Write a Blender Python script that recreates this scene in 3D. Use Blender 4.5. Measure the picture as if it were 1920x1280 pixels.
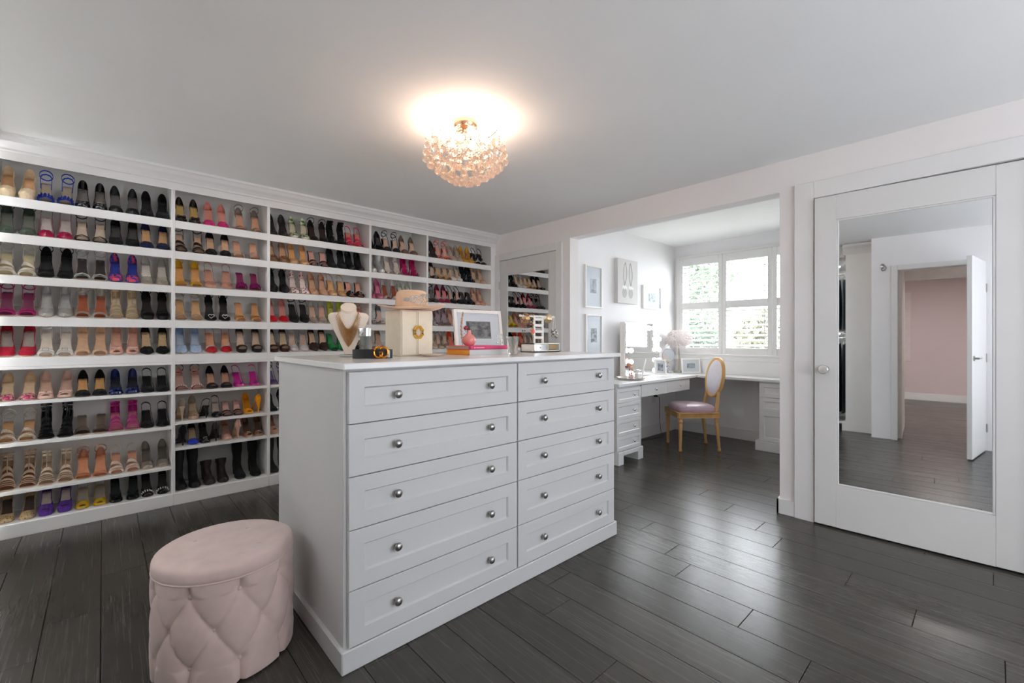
import bpy, bmesh, math, random
from mathutils import Vector, Matrix
random.seed(7)
PI = math.pi
sc = bpy.context.scene
col = sc.collection
for o in list(bpy.data.objects):
    bpy.data.objects.remove(o)

# ---------------------------------------------------------------- camera
CAM_Z = 1.21
TH = math.radians(47.343)
cd = bpy.data.cameras.new('camera')
cam = bpy.data.objects.new('camera', cd)
col.objects.link(cam)
cam.location = (0, 0, CAM_Z)
cam.rotation_euler = (PI / 2, 0, TH - PI / 2)
cd.sensor_width = 36.0
cd.lens = 36.0 * 832 / 1920
cd.shift_y = -6.0 / 1920
cd.clip_start = 0.02
sc.camera = cam

# ---------------------------------------------------------------- view, world, large lights
sc.view_settings.view_transform = 'Standard'
sc.view_settings.look = 'None'
sc.view_settings.gamma = 1.0
sc.view_settings.exposure = 0.94
sc.view_settings.use_curve_mapping = False
sc.cycles.max_bounces = 12
sc.cycles.diffuse_bounces = 7
sc.cycles.transparent_max_bounces = 16
wd = bpy.data.worlds.new('world')
sc.world = wd
wd.use_nodes = True
bg = wd.node_tree.nodes['Background']
bg.inputs['Color'].default_value = (0.93, 0.96, 1.0, 1)
bg.inputs['Strength'].default_value = 10.5


def area(name, loc, rot, sx, sy, power, colr=(1, 1, 1), portal=False):
    l = bpy.data.lights.new(name, 'AREA')
    l.shape = 'RECTANGLE'
    l.size = sx
    l.size_y = sy
    l.energy = power
    l.color = colr
    if portal:
        l.cycles.is_portal = True
    o = bpy.data.objects.new(name, l)
    o.location = loc
    o.rotation_euler = rot
    col.objects.link(o)
    return o


# sky portal of the alcove window; added fixtureless fill light in the pink room
area('window_portal', (5.80, 2.0, 1.62), (0, PI / 2, 0), 1.3, 1.9, 10, portal=True)
area('hall_lamp', (-2.6, 0.0, 2.38), (0, 0, 0), 0.6, 0.6, 27, (1.0, 0.95, 0.92))

# ---------------------------------------------------------------- materials


def lin(h):
    if isinstance(h, str):
        h = [int(h[i:i + 2], 16) / 255 for i in (0, 2, 4)]
    return [c / 12.92 if c <= 0.04045 else ((c + 0.055) / 1.055) ** 2.4 for c in h]


MATS = {}


def mat(name, colr, rough=0.5, metal=0.0, var=0.05, nscale=12.0, bump=0.0, bscale=80.0, coat=0.0, sheen=0.0,
        emit=None, estr=0.0, stretch=None, spec=0.5):
    if name in MATS:
        return MATS[name]
    m = bpy.data.materials.new(name)
    m.use_nodes = True
    nt = m.node_tree
    b = nt.nodes['Principled BSDF']
    c = lin(colr)
    tc = nt.nodes.new('ShaderNodeTexCoord')
    mp = nt.nodes.new('ShaderNodeMapping')
    if stretch:
        mp.inputs['Scale'].default_value = stretch
    nt.links.new(tc.outputs['Object'], mp.inputs['Vector'])
    n = nt.nodes.new('ShaderNodeTexNoise')
    n.inputs['Scale'].default_value = nscale
    n.inputs['Detail'].default_value = 3
    nt.links.new(mp.outputs['Vector'], n.inputs['Vector'])
    r = nt.nodes.new('ShaderNodeValToRGB')
    r.color_ramp.elements[0].position = 0.3
    r.color_ramp.elements[1].position = 0.7
    r.color_ramp.elements[0].color = [max(0, x * (1 - var)) for x in c] + [1]
    r.color_ramp.elements[1].color = [min(1, x * (1 + var)) for x in c] + [1]
    nt.links.new(n.outputs['Fac'], r.inputs['Fac'])
    nt.links.new(r.outputs['Color'], b.inputs['Base Color'])
    b.inputs['Roughness'].default_value = rough
    b.inputs['Metallic'].default_value = metal
    b.inputs['Specular IOR Level'].default_value = spec
    b.inputs['Coat Weight'].default_value = coat
    b.inputs['Coat Roughness'].default_value = 0.08
    b.inputs['Sheen Weight'].default_value = sheen
    if emit:
        b.inputs['Emission Color'].default_value = lin(emit) + [1]
        b.inputs['Emission Strength'].default_value = estr
    if bump:
        n2 = nt.nodes.new('ShaderNodeTexNoise')
        n2.inputs['Scale'].default_value = bscale
        nt.links.new(mp.outputs['Vector'], n2.inputs['Vector'])
        bp = nt.nodes.new('ShaderNodeBump')
        bp.inputs['Strength'].default_value = bump
        bp.inputs['Distance'].default_value = 0.004
        nt.links.new(n2.outputs['Fac'], bp.inputs['Height'])
        nt.links.new(bp.outputs['Normal'], b.inputs['Normal'])
    MATS[name] = m
    return m


def clearmat(name, colr, trans=0.6, rough=0.05, glass=False, ior=1.45):
    """clear plastic or crystal: part straight transparent, part glass or gloss"""
    if name in MATS:
        return MATS[name]
    m = bpy.data.materials.new(name)
    m.use_nodes = True
    nt = m.node_tree
    out = nt.nodes['Material Output']
    nt.nodes.remove(nt.nodes['Principled BSDF'])
    t = nt.nodes.new('ShaderNodeBsdfTransparent')
    c = lin(colr)
    t.inputs['Color'].default_value = [min(1, x + 0.35 * (1 - x)) for x in c] + [1]
    g = nt.nodes.new('ShaderNodeBsdfGlass' if glass else 'ShaderNodeBsdfPrincipled')
    if glass:
        g.inputs['Color'].default_value = c + [1]
        g.inputs['Roughness'].default_value = rough
        g.inputs['IOR'].default_value = ior
    else:
        g.inputs['Base Color'].default_value = c + [1]
        g.inputs['Roughness'].default_value = rough
    n = nt.nodes.new('ShaderNodeTexNoise')
    n.inputs['Scale'].default_value = 30
    mr = nt.nodes.new('ShaderNodeMapRange')
    mr.inputs['To Min'].default_value = 1 - trans - 0.05
    mr.inputs['To Max'].default_value = 1 - trans + 0.05
    nt.links.new(n.outputs['Fac'], mr.inputs['Value'])
    mx = nt.nodes.new('ShaderNodeMixShader')
    nt.links.new(mr.outputs['Result'], mx.inputs['Fac'])
    nt.links.new(t.outputs[0], mx.inputs[1])
    nt.links.new(g.outputs[0], mx.inputs[2])
    nt.links.new(mx.outputs[0], out.inputs['Surface'])
    MATS[name] = m
    return m


def crystalmat(name, colr, trans=.5, milky=.35, ior=1.5):
    """cut crystal: straight-through light, refraction and a little white inner scatter"""
    m = clearmat(name, colr, trans, 0.0, True, ior)
    nt = m.node_tree
    mx = [n for n in nt.nodes if n.type == 'MIX_SHADER'][0]
    gl_ = [n for n in nt.nodes if n.type == 'BSDF_GLASS'][0]
    pr = nt.nodes.new('ShaderNodeBsdfPrincipled')
    pr.inputs['Base Color'].default_value = lin(colr) + [1]
    pr.inputs['Roughness'].default_value = .05
    m2 = nt.nodes.new('ShaderNodeMixShader')
    m2.inputs['Fac'].default_value = milky
    nt.links.new(gl_.outputs[0], m2.inputs[1])
    nt.links.new(pr.outputs[0], m2.inputs[2])
    nt.links.new(m2.outputs[0], mx.inputs[2])
    return m


def patmat(name, kind, base):
    """printed shoe fabrics"""
    if name in MATS:
        return MATS[name]
    m = mat(name, base, 0.45)
    nt = m.node_tree
    b = nt.nodes['Principled BSDF']
    tc = nt.nodes.new('ShaderNodeTexCoord')
    P = {'leopard': ('v', 95, [(0, '2a1c12'), (.32, '3a2818'), (.36, 'd8c49c'), (.62, 'c8a878')]),
         'floral': ('n', 45, [(0, '3a4a30'), (.42, 'b02c60'), (.5, 'd84a88'), (.56, 'e8dcb0'), (.64, '6a3a58')]),
         'bluered': ('n', 38, [(0, '1c2f88'), (.44, '2a46b0'), (.5, 'e84458'), (.57, 'e85868'), (.62, '24348c')]),
         'palm': ('n', 50, [(0, '2f5a34'), (.45, '4f8450'), (.5, 'e0dcc4'), (.6, 'd8d0b0')]),
         'lips': ('v', 62, [(0, 'b81428'), (.36, 'c41c30'), (.4, 'ece4de'), (1, 'f0e8e2')]),
         'lace': ('v', 110, [(0, '141312'), (.4, '1c1a18'), (.5, '6a645c'), (.62, '1a1816')])}[kind]
    if P[0] == 'v':
        t = nt.nodes.new('ShaderNodeTexVoronoi')
        o = t.outputs['Distance']
    else:
        t = nt.nodes.new('ShaderNodeTexNoise')
        o = t.outputs['Fac']
    t.inputs['Scale'].default_value = P[1]
    nt.links.new(tc.outputs['Object'], t.inputs['Vector'])
    r = nt.nodes.new('ShaderNodeValToRGB')
    cr = r.color_ramp
    for i, (p, h) in enumerate(P[2]):
        e = cr.elements[i] if i < 2 else cr.elements.new(p)
        e.position = p
        e.color = lin(h) + [1]
    nt.links.new(o, r.inputs['Fac'])
    nt.links.new(r.outputs['Color'], b.inputs['Base Color'])
    return m


def shoemat(hexc, fin):
    k = 'shoe_%s_%s' % (fin, hexc)
    if fin == 's':
        return mat(k, hexc, 0.85, sheen=0.06, var=0.12, nscale=60, spec=.25)
    if fin == 'p':
        return mat(k, hexc, 0.14, coat=0.5, var=0.04)
    if fin == 'm':
        return mat(k, hexc, 0.26, metal=0.45, var=0.06)
    if fin == 'l':
        return mat(k, hexc, 0.42, var=0.08, nscale=40)
    if fin == 'glit':
        return mat(k, hexc, 0.3, metal=0.4, var=0.45, nscale=300)
    if fin == 'c':
        return clearmat(k, hexc, 0.62)
    return patmat(k, fin, hexc)


W_CAB = mat('cabinet_white', 'd9d9d8', 0.38, var=0.012, nscale=3)
W_SHELF = mat('shelf_white', 'eeedea', 0.42, var=0.012, nscale=3)
W_TRIM = mat('trim_white', 'e4e3e1', 0.4, var=0.012, nscale=3)
DOORP = mat('door_paint', 'd9d8d5', 0.4, var=0.012, nscale=3)
W_WALL = mat('wall_paint', 'eeedee', 0.75, var=0.015, nscale=2, bump=0.03, bscale=160)
W_PINK = mat('wall_paint_blush', 'ebe7e5', 0.75, var=0.015, nscale=2, bump=0.03, bscale=160)
W_CEIL = mat('ceiling_paint', 'f7f8f7', 0.85, var=0.012, nscale=2, bump=0.03, bscale=160)
PINKROOM = mat('pink_room_paint', 'd6c5c4', 0.8, var=0.02, nscale=2)
NICKEL = mat('satin_nickel', 'a8a6a2', 0.28, metal=1.0, var=0.05)
CHROME = mat('polished_chrome', 'd8d8d8', 0.08, metal=1.0, var=0.02)
GOLD = mat('gold_metal', 'd8a040', 0.22, metal=1.0, var=0.05)
PGOLD = mat('pale_gold_metal', 'c8a070', 0.3, metal=0.9, var=0.1, nscale=80)
SILVER = mat('silver_metal', 'c8c6c2', 0.2, metal=1.0, var=0.06)
MIRROR = mat('mirror_silvering', 'eef0f0', 0.015, metal=1.0, var=0.0)
CRYSTAL = crystalmat('crystal_glass', 'fdf3ea', .55, .22)
GLASS = clearmat('clear_glass', 'f6f8f8', 0.75, 0.0, glass=True, ior=1.3)
PANE = clearmat('window_pane', 'f4f6f8', 0.95, 0.02)
BLACK = mat('black_leather', '1b1b1d', 0.45, var=0.1, nscale=60)
DARK = mat('dark_void', '141312', 0.9)
BLUSH_V = mat('blush_velvet', 'd2bab2', 0.75, sheen=0.35, var=0.07, nscale=14)

# ---------------------------------------------------------------- mesh helpers


class MB:
    def __init__(s):
        s.v = []
        s.f = []

    def add(s, v, f):
        n = len(s.v)
        s.v += [tuple(p) for p in v]
        s.f += [tuple(i + n for i in q) for q in f]
        return s

    def box(s, x0, x1, y0, y1, z0, z1, b=0.0):
        if x0 > x1: x0, x1 = x1, x0
        if y0 > y1: y0, y1 = y1, y0
        if z0 > z1: z0, z1 = z1, z0
        if b <= 0:
            v = [(x, y, z) for x in (x0, x1) for y in (y0, y1) for z in (z0, z1)]
            return s.add(v, [(0, 1, 3, 2), (4, 6, 7, 5), (0, 4, 5, 1), (2, 3, 7, 6), (0, 2, 6, 4), (1, 5, 7, 3)])
        b = min(b, (x1 - x0) * .45, (y1 - y0) * .45, (z1 - z0) * .45)
        c = [(x0 + x1) / 2, (y0 + y1) / 2, (z0 + z1) / 2]
        h = [(x1 - x0) / 2, (y1 - y0) / 2, (z1 - z0) / 2]
        idx = {}
        v = []
        for sx in (-1, 1):
            for sy in (-1, 1):
                for sz in (-1, 1):
                    sg = (sx, sy, sz)
                    for a in range(3):
                        idx[(sg, a)] = len(v)
                        v.append(tuple(c[k] + sg[k] * (h[k] if k == a else h[k] - b) for k in range(3)))
        f = []
        for a in range(3):
            o1, o2 = [(1, 2), (2, 0), (0, 1)][a]
            for sg in (-1, 1):
                q = []
                for p, r in ((-1, -1), (1, -1), (1, 1), (-1, 1)):
                    k = [0, 0, 0]
                    k[a] = sg; k[o1] = p; k[o2] = r
                    q.append(idx[(tuple(k), a)])
                f.append(tuple(q if sg > 0 else q[::-1]))
        for a in range(3):
            o1, o2 = [(1, 2), (2, 0), (0, 1)][a]
            for p in (-1, 1):
                for r in (-1, 1):
                    k0 = [0, 0, 0]; k1 = [0, 0, 0]
                    k0[a] = -1; k1[a] = 1
                    for k in (k0, k1):
                        k[o1] = p; k[o2] = r
                    q = [idx[(tuple(k0), o1)], idx[(tuple(k1), o1)], idx[(tuple(k1), o2)], idx[(tuple(k0), o2)]]
                    f.append(tuple(q if p * r < 0 else q[::-1]))
        for sx in (-1, 1):
            for sy in (-1, 1):
                for sz in (-1, 1):
                    q = [idx[((sx, sy, sz), a)] for a in range(3)]
                    f.append(tuple(q if sx * sy * sz > 0 else q[::-1]))
        return s.add(v, f)

    def loft(s, rings, closed=True, cap0=True, cap1=True):
        n = len(rings[0])
        v = [p for r in rings for p in r]
        f = []
        m = n if closed else n - 1
        for i in range(len(rings) - 1):
            for j in range(m):
                k = (j + 1) % n
                f.append((i * n + j, i * n + k, (i + 1) * n + k, (i + 1) * n + j))
        if closed and cap0: f.append(tuple(range(n))[::-1])
        if closed and cap1: f.append(tuple((len(rings) - 1) * n + j for j in range(n)))
        return s.add(v, f)

    def lathe(s, prof, c=(0, 0, 0), n=20, axis='z'):
        rings = []
        for r, h in prof:
            ring = []
            for j in range(n):
                a = 2 * PI * j / n
                x, y = r * math.cos(a), r * math.sin(a)
                p = {'z': (x, y, h), 'y': (x, h, -y), 'x': (h, x, y), '-y': (x, -h, y), '-x': (-h, x, -y)}[axis]
                ring.append((p[0] + c[0], p[1] + c[1], p[2] + c[2]))
            rings.append(ring)
        return s.loft(rings)

    def ball(s, c, r, n=8, m=6, sz=1.0):
        prof = [(max(1e-5, r * math.sin(PI * i / m)), -r * sz * math.cos(PI * i / m)) for i in range(m + 1)]
        return s.lathe(prof, c, n)

    def tube(s, pts, r, n=6, closed=False, flat=None):
        pts = [Vector(p) for p in pts]
        k = len(pts)
        rings = []
        up = Vector((0, 0, 1))
        for i, p in enumerate(pts):
            if closed:
                t = pts[(i + 1) % k] - pts[i - 1]
            else:
                t = pts[min(i + 1, k - 1)] - pts[max(i - 1, 0)]
            t.normalize()
            u = up if abs(t.dot(up)) < 0.95 else Vector((1, 0, 0))
            a = t.cross(u).normalized()
            b = a.cross(t).normalized()
            rr = r[i] if isinstance(r, (list, tuple)) else r
            ra, rb = (rr, rr) if flat is None else (rr * flat[0], rr * flat[1])
            rings.append([p + a * (ra * math.cos(2 * PI * j / n)) + b * (rb * math.sin(2 * PI * j / n)) for j in range(n)])
        if closed:
            rings.append(rings[0])
            return s.loft(rings, True, False, False)
        return s.loft(rings)

    def mesh(s, name, smooth=False, weld=False, angle=None):
        me = bpy.data.meshes.new(name)
        me.from_pydata(s.v, [], s.f)
        bm = bmesh.new()
        bm.from_mesh(me)
        if weld:
            bmesh.ops.remove_doubles(bm, verts=bm.verts, dist=2e-5)
        bmesh.ops.recalc_face_normals(bm, faces=bm.faces)
        if smooth:
            for f in bm.faces: f.smooth = True
            if angle:
                for e in bm.edges:
                    if len(e.link_faces) == 2 and e.calc_face_angle(0) > angle: e.smooth = False
        bm.to_mesh(me)
        bm.free()
        return me

    def build(s, name, m, parent=None, smooth=False, angle=math.radians(40), weld=False):
        me = s.mesh(name, smooth, weld, angle if smooth else None)
        me.materials.append(m)
        o = bpy.data.objects.new(name, me)
        col.objects.link(o)
        if parent: o.parent = parent
        return o


def put(o, loc=(0, 0, 0), rot=(0, 0, 0)):
    o.location = loc
    o.rotation_euler = rot
    return o


def meshobj(name, me, parent=None, loc=(0, 0, 0), rot=(0, 0, 0), m=None):
    o = bpy.data.objects.new(name, me)
    col.objects.link(o)
    if parent: o.parent = parent
    o.location = loc
    o.rotation_euler = rot
    if m:
        o.material_slots[0].link = 'OBJECT'
        o.material_slots[0].material = m
    return o


def thing(name, label, cat, loc=(0, 0, 0), rot=(0, 0, 0), group=None):
    o = bpy.data.objects.new(name, None)
    o.empty_display_size = 0.05
    col.objects.link(o)
    o.location = loc
    o.rotation_euler = rot
    return tag(o, label, cat, group)


def tag(o, label, cat, group=None):
    o['label'] = label
    o['category'] = cat
    if group: o['group'] = group
    return o


def struct(o, label, cat=None):
    o['kind'] = 'structure'
    o['label'] = label
    o['category'] = cat or o.name.split('_')[0]
    return o


def sbox(name, label, m, *b, bev=0.0, cat=None):
    return struct(MB().box(*b, bev).build(name, m), label, cat)


# ---------------------------------------------------------------- room shell
CEIL = 2.43
XR = 3.45      # wall with the two mirrored doors and the alcove opening
YF = 4.027     # face of the shoe shelving
YB = 4.36      # wall behind the shelving
YS = -1.70     # wall behind the camera's right
XA = 5.62      # alcove window wall
YA = 2.885     # alcove wall with the pictures
YA2 = 0.86

# floor of single planks
fl = bpy.data.materials.new('dark_oak_plank')
fl.use_nodes = True
nt = fl.node_tree
b = nt.nodes['Principled BSDF']
geo = nt.nodes.new('ShaderNodeNewGeometry')
oi = nt.nodes.new('ShaderNodeObjectInfo')
mp = nt.nodes.new('ShaderNodeMapping')
mp.inputs['Scale'].default_value = (70, 1.3, 8)
ad = nt.nodes.new('ShaderNodeVectorMath')
ad.operation = 'ADD'
sc3 = nt.nodes.new('ShaderNodeVectorMath')
sc3.operation = 'SCALE'
sc3.inputs[0].default_value = (3, 9, 5)
nt.links.new(oi.outputs['Random'], sc3.inputs['Scale'])
nt.links.new(geo.outputs['Position'], ad.inputs[0])
nt.links.new(sc3.outputs[0], ad.inputs[1])
nt.links.new(ad.outputs[0], mp.inputs['Vector'])
gn = nt.nodes.new('ShaderNodeTexNoise')
gn.inputs['Scale'].default_value = 1.6
gn.inputs['Detail'].default_value = 6
gn.inputs['Distortion'].default_value = 0.6
nt.links.new(mp.outputs[0], gn.inputs['Vector'])
rp = nt.nodes.new('ShaderNodeValToRGB')
rp.color_ramp.elements[0].position = 0.3
rp.color_ramp.elements[1].position = 0.75
rp.color_ramp.elements[0].color = lin('3c3933') + [1]
rp.color_ramp.elements[1].color = lin('47433c') + [1]
nt.links.new(gn.outputs['Fac'], rp.inputs['Fac'])
hs = nt.nodes.new('ShaderNodeHueSaturation')
vr = nt.nodes.new('ShaderNodeMapRange')
vr.inputs['To Min'].default_value = 0.82
vr.inputs['To Max'].default_value = 1.2
nt.links.new(oi.outputs['Random'], vr.inputs['Value'])
nt.links.new(vr.outputs['Result'], hs.inputs['Value'])
nt.links.new(rp.outputs['Color'], hs.inputs['Color'])
nt.links.new(hs.outputs['Color'], b.inputs['Base Color'])
rr = nt.nodes.new('ShaderNodeMapRange')
rr.inputs['To Min'].default_value = 0.235
rr.inputs['To Max'].default_value = 0.30
nt.links.new(gn.outputs['Fac'], rr.inputs['Value'])
nt.links.new(rr.outputs['Result'], b.inputs['Roughness'])
b.inputs['Specular IOR Level'].default_value = 0.42
bp = nt.nodes.new('ShaderNodeBump')
bp.inputs['Strength'].default_value = 0.07
bp.inputs['Distance'].default_value = 0.002
nt.links.new(gn.outputs['Fac'], bp.inputs['Height'])
nt.links.new(bp.outputs['Normal'], b.inputs['Normal'])
MATS['floor'] = fl

floor = struct(MB().box(-1.15, XA + .2, YS - .2, YB + .1, -0.06, -0.012).build('floor', mat('subfloor', '24211e', .8)),
               'dark stained wide plank wooden floor of the closet and alcove', 'floor')
PW = 0.1785
PLEN = 1.28
k = -18
while True:
    x0 = 1.956 + k * PW
    if x0 > XA: break
    x1 = x0 + PW
    lo, hi = (YS, YB) if x0 < XR - .02 else (YA2, YA)
    xa, xb = max(x0, -1.1), min(x1, XA)
    if xb - xa > .02:
        off = (0.727 + k * 0.262 + (0.11 if k % 4 == 1 else 0)) % PLEN
        y = lo - ((lo - off) % PLEN)
        while y < hi:
            a, c = max(y, lo), min(y + PLEN, hi)
            if c - a > .03:
                MB().box(xa + .0011, xb - .0011, a + .0011, c - .0011, -0.012, 0.0, 0.0012).build('plank', fl, floor)
            y += PLEN
    k += 1

sbox('ceiling', 'flat white painted ceiling with a chandelier in the middle', W_CEIL, -1.15, XR + .13, YS - .1, YB + .1, CEIL, CEIL + .1)
sbox('ceiling_alcove', 'white ceiling of the window alcove', W_CEIL, XR + .13, XA + .2, YA2 - .1, YA + .1, CEIL, CEIL + .1, cat='ceiling')
sbox('wall_left', 'white wall behind the built-in shoe shelving', W_SHELF, -1.15, XR + .13, YB, YB + .1, 0, CEIL)
# right wall: pieces round the alcove opening and the two doors
OY0, OY1, OZ = 1.005, YA, 2.22
wr = MB()
for y0, y1, z0, dep in ((OY1, 3.056, 0, 0), (3.945, YB, 0, 0), (3.056, 3.945, 2.118, 0), (3.056, 3.945, 0, .08),
                        (OY0, OY1, OZ, 0), (YS, -.135, 0, 0), (.80, OY0, 0, 0), (-.135, .80, 2.127, 0), (-.135, .80, 0, .09)):
    wr.box(XR + dep, XR + .13, y0, y1, z0, {3.056: 2.118, -.135: 2.127}.get(y0 if dep else 9, CEIL))
struct(wr.build('wall_right', W_PINK), 'pale blush wall with the alcove opening and mirrored doors')
sbox('wall_alcove_left', 'white alcove wall hung with framed pictures', W_WALL, XR + .13, XA + .15, YA, YA + .1, 0, CEIL, cat='wall')
sbox('wall_alcove_right', 'white alcove wall hidden behind the door pillar', W_WALL, XR + .13, XA + .15, YA2 - .1, YA2, 0, CEIL, cat='wall')
WY0, WY1, WZ0, WZ1 = 1.13, 2.80, 1.03, 2.22
ww = MB()
ww.box(XA, XA + .15, WY1, YA, 0, CEIL)
ww.box(XA, XA + .15, YA2, WY0, 0, CEIL)
ww.box(XA, XA + .15, WY0, WY1, 0, WZ0)
ww.box(XA, XA + .15, WY0, WY1, WZ1, CEIL)
struct(ww.build('wall_alcove_back', W_WALL), 'white alcove wall around the shuttered window', 'wall')
# wall behind the camera, opened for the added fill window
SX0, SX1, SZ0, SZ1 = 0.3, 3.1, 0.45, 2.36
ws = MB()
ws.box(-.1, SX0, YS - .1, YS, 0, CEIL)
ws.box(SX1, XR + .13, YS - .1, YS, 0, CEIL)
ws.box(SX0, SX1, YS - .1, YS, 0, SZ0)
ws.box(SX0, SX1, YS - .1, YS, SZ1, CEIL)
struct(ws.build('wall_front', W_WALL), 'white wall behind the camera around the added fill window')
w2 = struct(MB().box(SX0, SX0 + .05, YS - .06, YS - .01, SZ0, SZ1).box(SX1 - .05, SX1, YS - .06, YS - .01, SZ0, SZ1)
            .box(SX0, SX1, YS - .06, YS - .01, SZ0, SZ0 + .05).box(SX0, SX1, YS - .06, YS - .01, SZ1 - .05, SZ1)
            .box((SX0 + SX1) / 2 - .025, (SX0 + SX1) / 2 + .025, YS - .06, YS - .01, SZ0, SZ1).build('fill_window', W_TRIM),
            'white framed window added behind the camera as unseen fill light', 'window')
MB().box(SX0, SX1, YS - .09, YS - .07, SZ0, SZ1).build('fill_pane', mat('frosted_daylight_pane', 'f0f4f8', .6, emit='f2f6ff', estr=1.85), w2)  # glowing pane of an invented window, added to fill the room with light
# wall with the entrance doorway (only seen in the mirror)
XD = -0.10
DY0, DY1, DZ = -0.094, 0.50, 2.02
wb = MB()
wb.box(XD - .12, XD, YS - .1, DY0, 0, CEIL)
wb.box(XD - .12, XD, DY0, DY1, DZ, CEIL)
wb.box(XD - .12, XD, DY1, 0.742, 0, CEIL)
wb.box(-.46, XD - .12, 0.66, 0.742, 0, CEIL)
struct(wb.build('wall_back', W_WALL), 'white wall with the entrance doorway, seen in the mirror')
t1 = MB()
for a, c in ((DY0 - .06, DY0), (DY1, DY1 + .06)):
    t1.box(XD, XD + .018, a, c, 0, DZ + .06, .003)
t1.box(XD, XD + .018, DY0, DY1, DZ, DZ + .06, .003)
struct(t1.build('trim_4', W_TRIM), 'white casing around the entrance doorway', 'trim')
# open entrance door, hinged at the far jamb
od = bpy.data.objects.new('door_3', None)
col.objects.link(od)
struct(od, 'open white entrance door seen at the edge of the mirror', 'door')
put(od, (-.055, -.200, 0), (0, 0, math.radians(12)))
MB().box(0, .67, -.02, .02, .012, 2.03, .003).build('door_leaf', W_TRIM, od)
MB().lathe([(.026, 0), (.026, .008), (.01, .01), (.01, .04)], (.61, -.02, 1.01), 14, '-y').tube([(.61, -.055, 1.01), (.50, -.058, 1.01)], .008, 8).build('lever_handle', NICKEL, od, True)
for z in (.25, 1.0, 1.75):
    MB().box(-.012, .012, -.03, -.012, z - .045, z + .045, .002).build('hinge', NICKEL, od)
# pink room beyond the doorway
hp = MB()
hp.box(-5.0, -4.9, -2.0, 1.9, 0, 2.45)
hp.box(-5.0, -1.2, 1.9, 2.0, 0, 2.45)
hp.box(-5.0, -.22, -2.1, -2.0, 0, 2.45)
struct(hp.build('wall_hall', PINKROOM), 'dusty pink wall of the room beyond the doorway')
hq = MB()
hq.box(-1.25, -.22, DY1 - .035, DY1 + .12, 0, 2.45)
hq.box(-1.25, -1.13, -2.0, DY1 + .12, 1.985, 2.45)
hq.box(-1.25, -1.13, DY1, 1.9, 0, 2.45)
struct(hq.build('wall_passage', mat('passage_paint', 'cfc6bf', .75)), 'beige passage wall just behind the doorway')
sbox('ceiling_hall', 'white ceiling of the pink room', W_CEIL, -5.0, -.22, -2.1, 2.0, 2.45, 2.5, cat='ceiling')
hf = sbox('floor_hall', 'dark wooden floor of the pink room', fl, -5.0, -.1, -2.1, 2.0, -.06, -.001, cat='floor')
sbox('baseboard_hall', 'white baseboard along the pink wall', W_TRIM, -4.9, -4.885, -2.0, 1.9, 0, .14, bev=.003, cat='baseboard')
tg = MB()
tg.box(-4.9, -4.88, .46, .56, .76, 2.12, .004)
struct(tg.build('trim_5', mat('trim_blush', 'dccfcd', .5)), 'narrow white trim panel on the pink wall', 'trim')

# crown moulding over the shelving
prof = [(0, 2.285), (0, 2.335), (-.012, 2.340), (-.012, 2.352), (-.03, 2.37), (-.05, 2.385), (-.062, 2.405), (-.066, 2.410), (-.072, 2.412), (-.072, CEIL), (-.002, CEIL), (-.002, 2.285)]
cm = MB()
cm.loft([[(x, YF - .004 + a, z) for a, z in prof] for x in (-.49, XR)])
struct(cm.build('trim_1', W_TRIM), 'white crown moulding above the shoe shelving', 'trim')

# baseboards
bb = MB()
bb.box(XR + .13, XA, YA - .014, YA, 0, .13, .003)
struct(bb.build('baseboard_alcove', W_TRIM), 'white baseboard under the dressing desk on picture wall', 'baseboard')
sbox('baseboard_window', 'white baseboard below the shuttered window', W_TRIM, XA - .014, XA, YA2, YA - .014, 0, .13, bev=.003, cat='baseboard')
bp_ = MB()
bp_.box(XR - .016, XR, .905, OY0 + .016, 0, .105, .003)
bp_.box(XR - .016, XR + .13, OY0, OY0 + .016, 0, .105, .003)
struct(bp_.build('baseboard_pillar', W_TRIM), 'white baseboard wrapping the pillar beside the right mirrored door', 'baseboard')


# mirrored doors
def casing(name, label, y0, y1, ztop, w=.11):
    m = MB()
    m.box(XR - .022, XR, y0 - w, y0, 0, ztop + w, .003)
    m.box(XR - .022, XR, y1, y1 + w, 0, ztop + w, .003)
    m.box(XR - .022, XR, y0, y1, ztop, ztop + w, .003)
    struct(m.build(name, W_TRIM), label, 'trim')


casing('trim_2', 'white casing around the right mirrored door', -.135, .80, 2.127, .112)
casing('trim_3', 'white casing around the left mirrored closet door', 3.056, 3.945, 2.118, .078)


def mirror_door(name, label, loc, rot, w, z0, z1, ml, mr, mz0, mz1, th=.035):
    """local: x along the door, front towards -y"""
    d = bpy.data.objects.new(name, None)
    col.objects.link(d)
    struct(d, label, 'door')
    put(d, loc, rot)
    f = MB()
    f.box(0, ml, 0, th, z0, z1, .002)
    f.box(w - mr, w, 0, th, z0, z1, .002)
    f.box(ml, w - mr, 0, th, z0, mz0)
    f.box(ml, w - mr, 0, th, mz1, z1)
    f.box(ml, w - mr, th - .008, th, mz0, mz1)
    f.build('door_panel', DOORP, d)
    MB().box(ml, w - mr, .008, .014, mz0, mz1).build('mirror_glass', MIRROR, d)
    e = .012
    b = MB()
    b.box(ml - .001, ml + e, .002, .012, mz0, mz1, .003)
    b.box(w - mr - e, w - mr + .001, .002, .012, mz0, mz1, .003)
    b.box(ml, w - mr, .002, .012, mz0, mz0 + e, .003)
    b.box(ml, w - mr, .002, .012, mz1 - e, mz1, .003)
    b.build('mirror_bead', DOORP, d)
    return d


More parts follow.
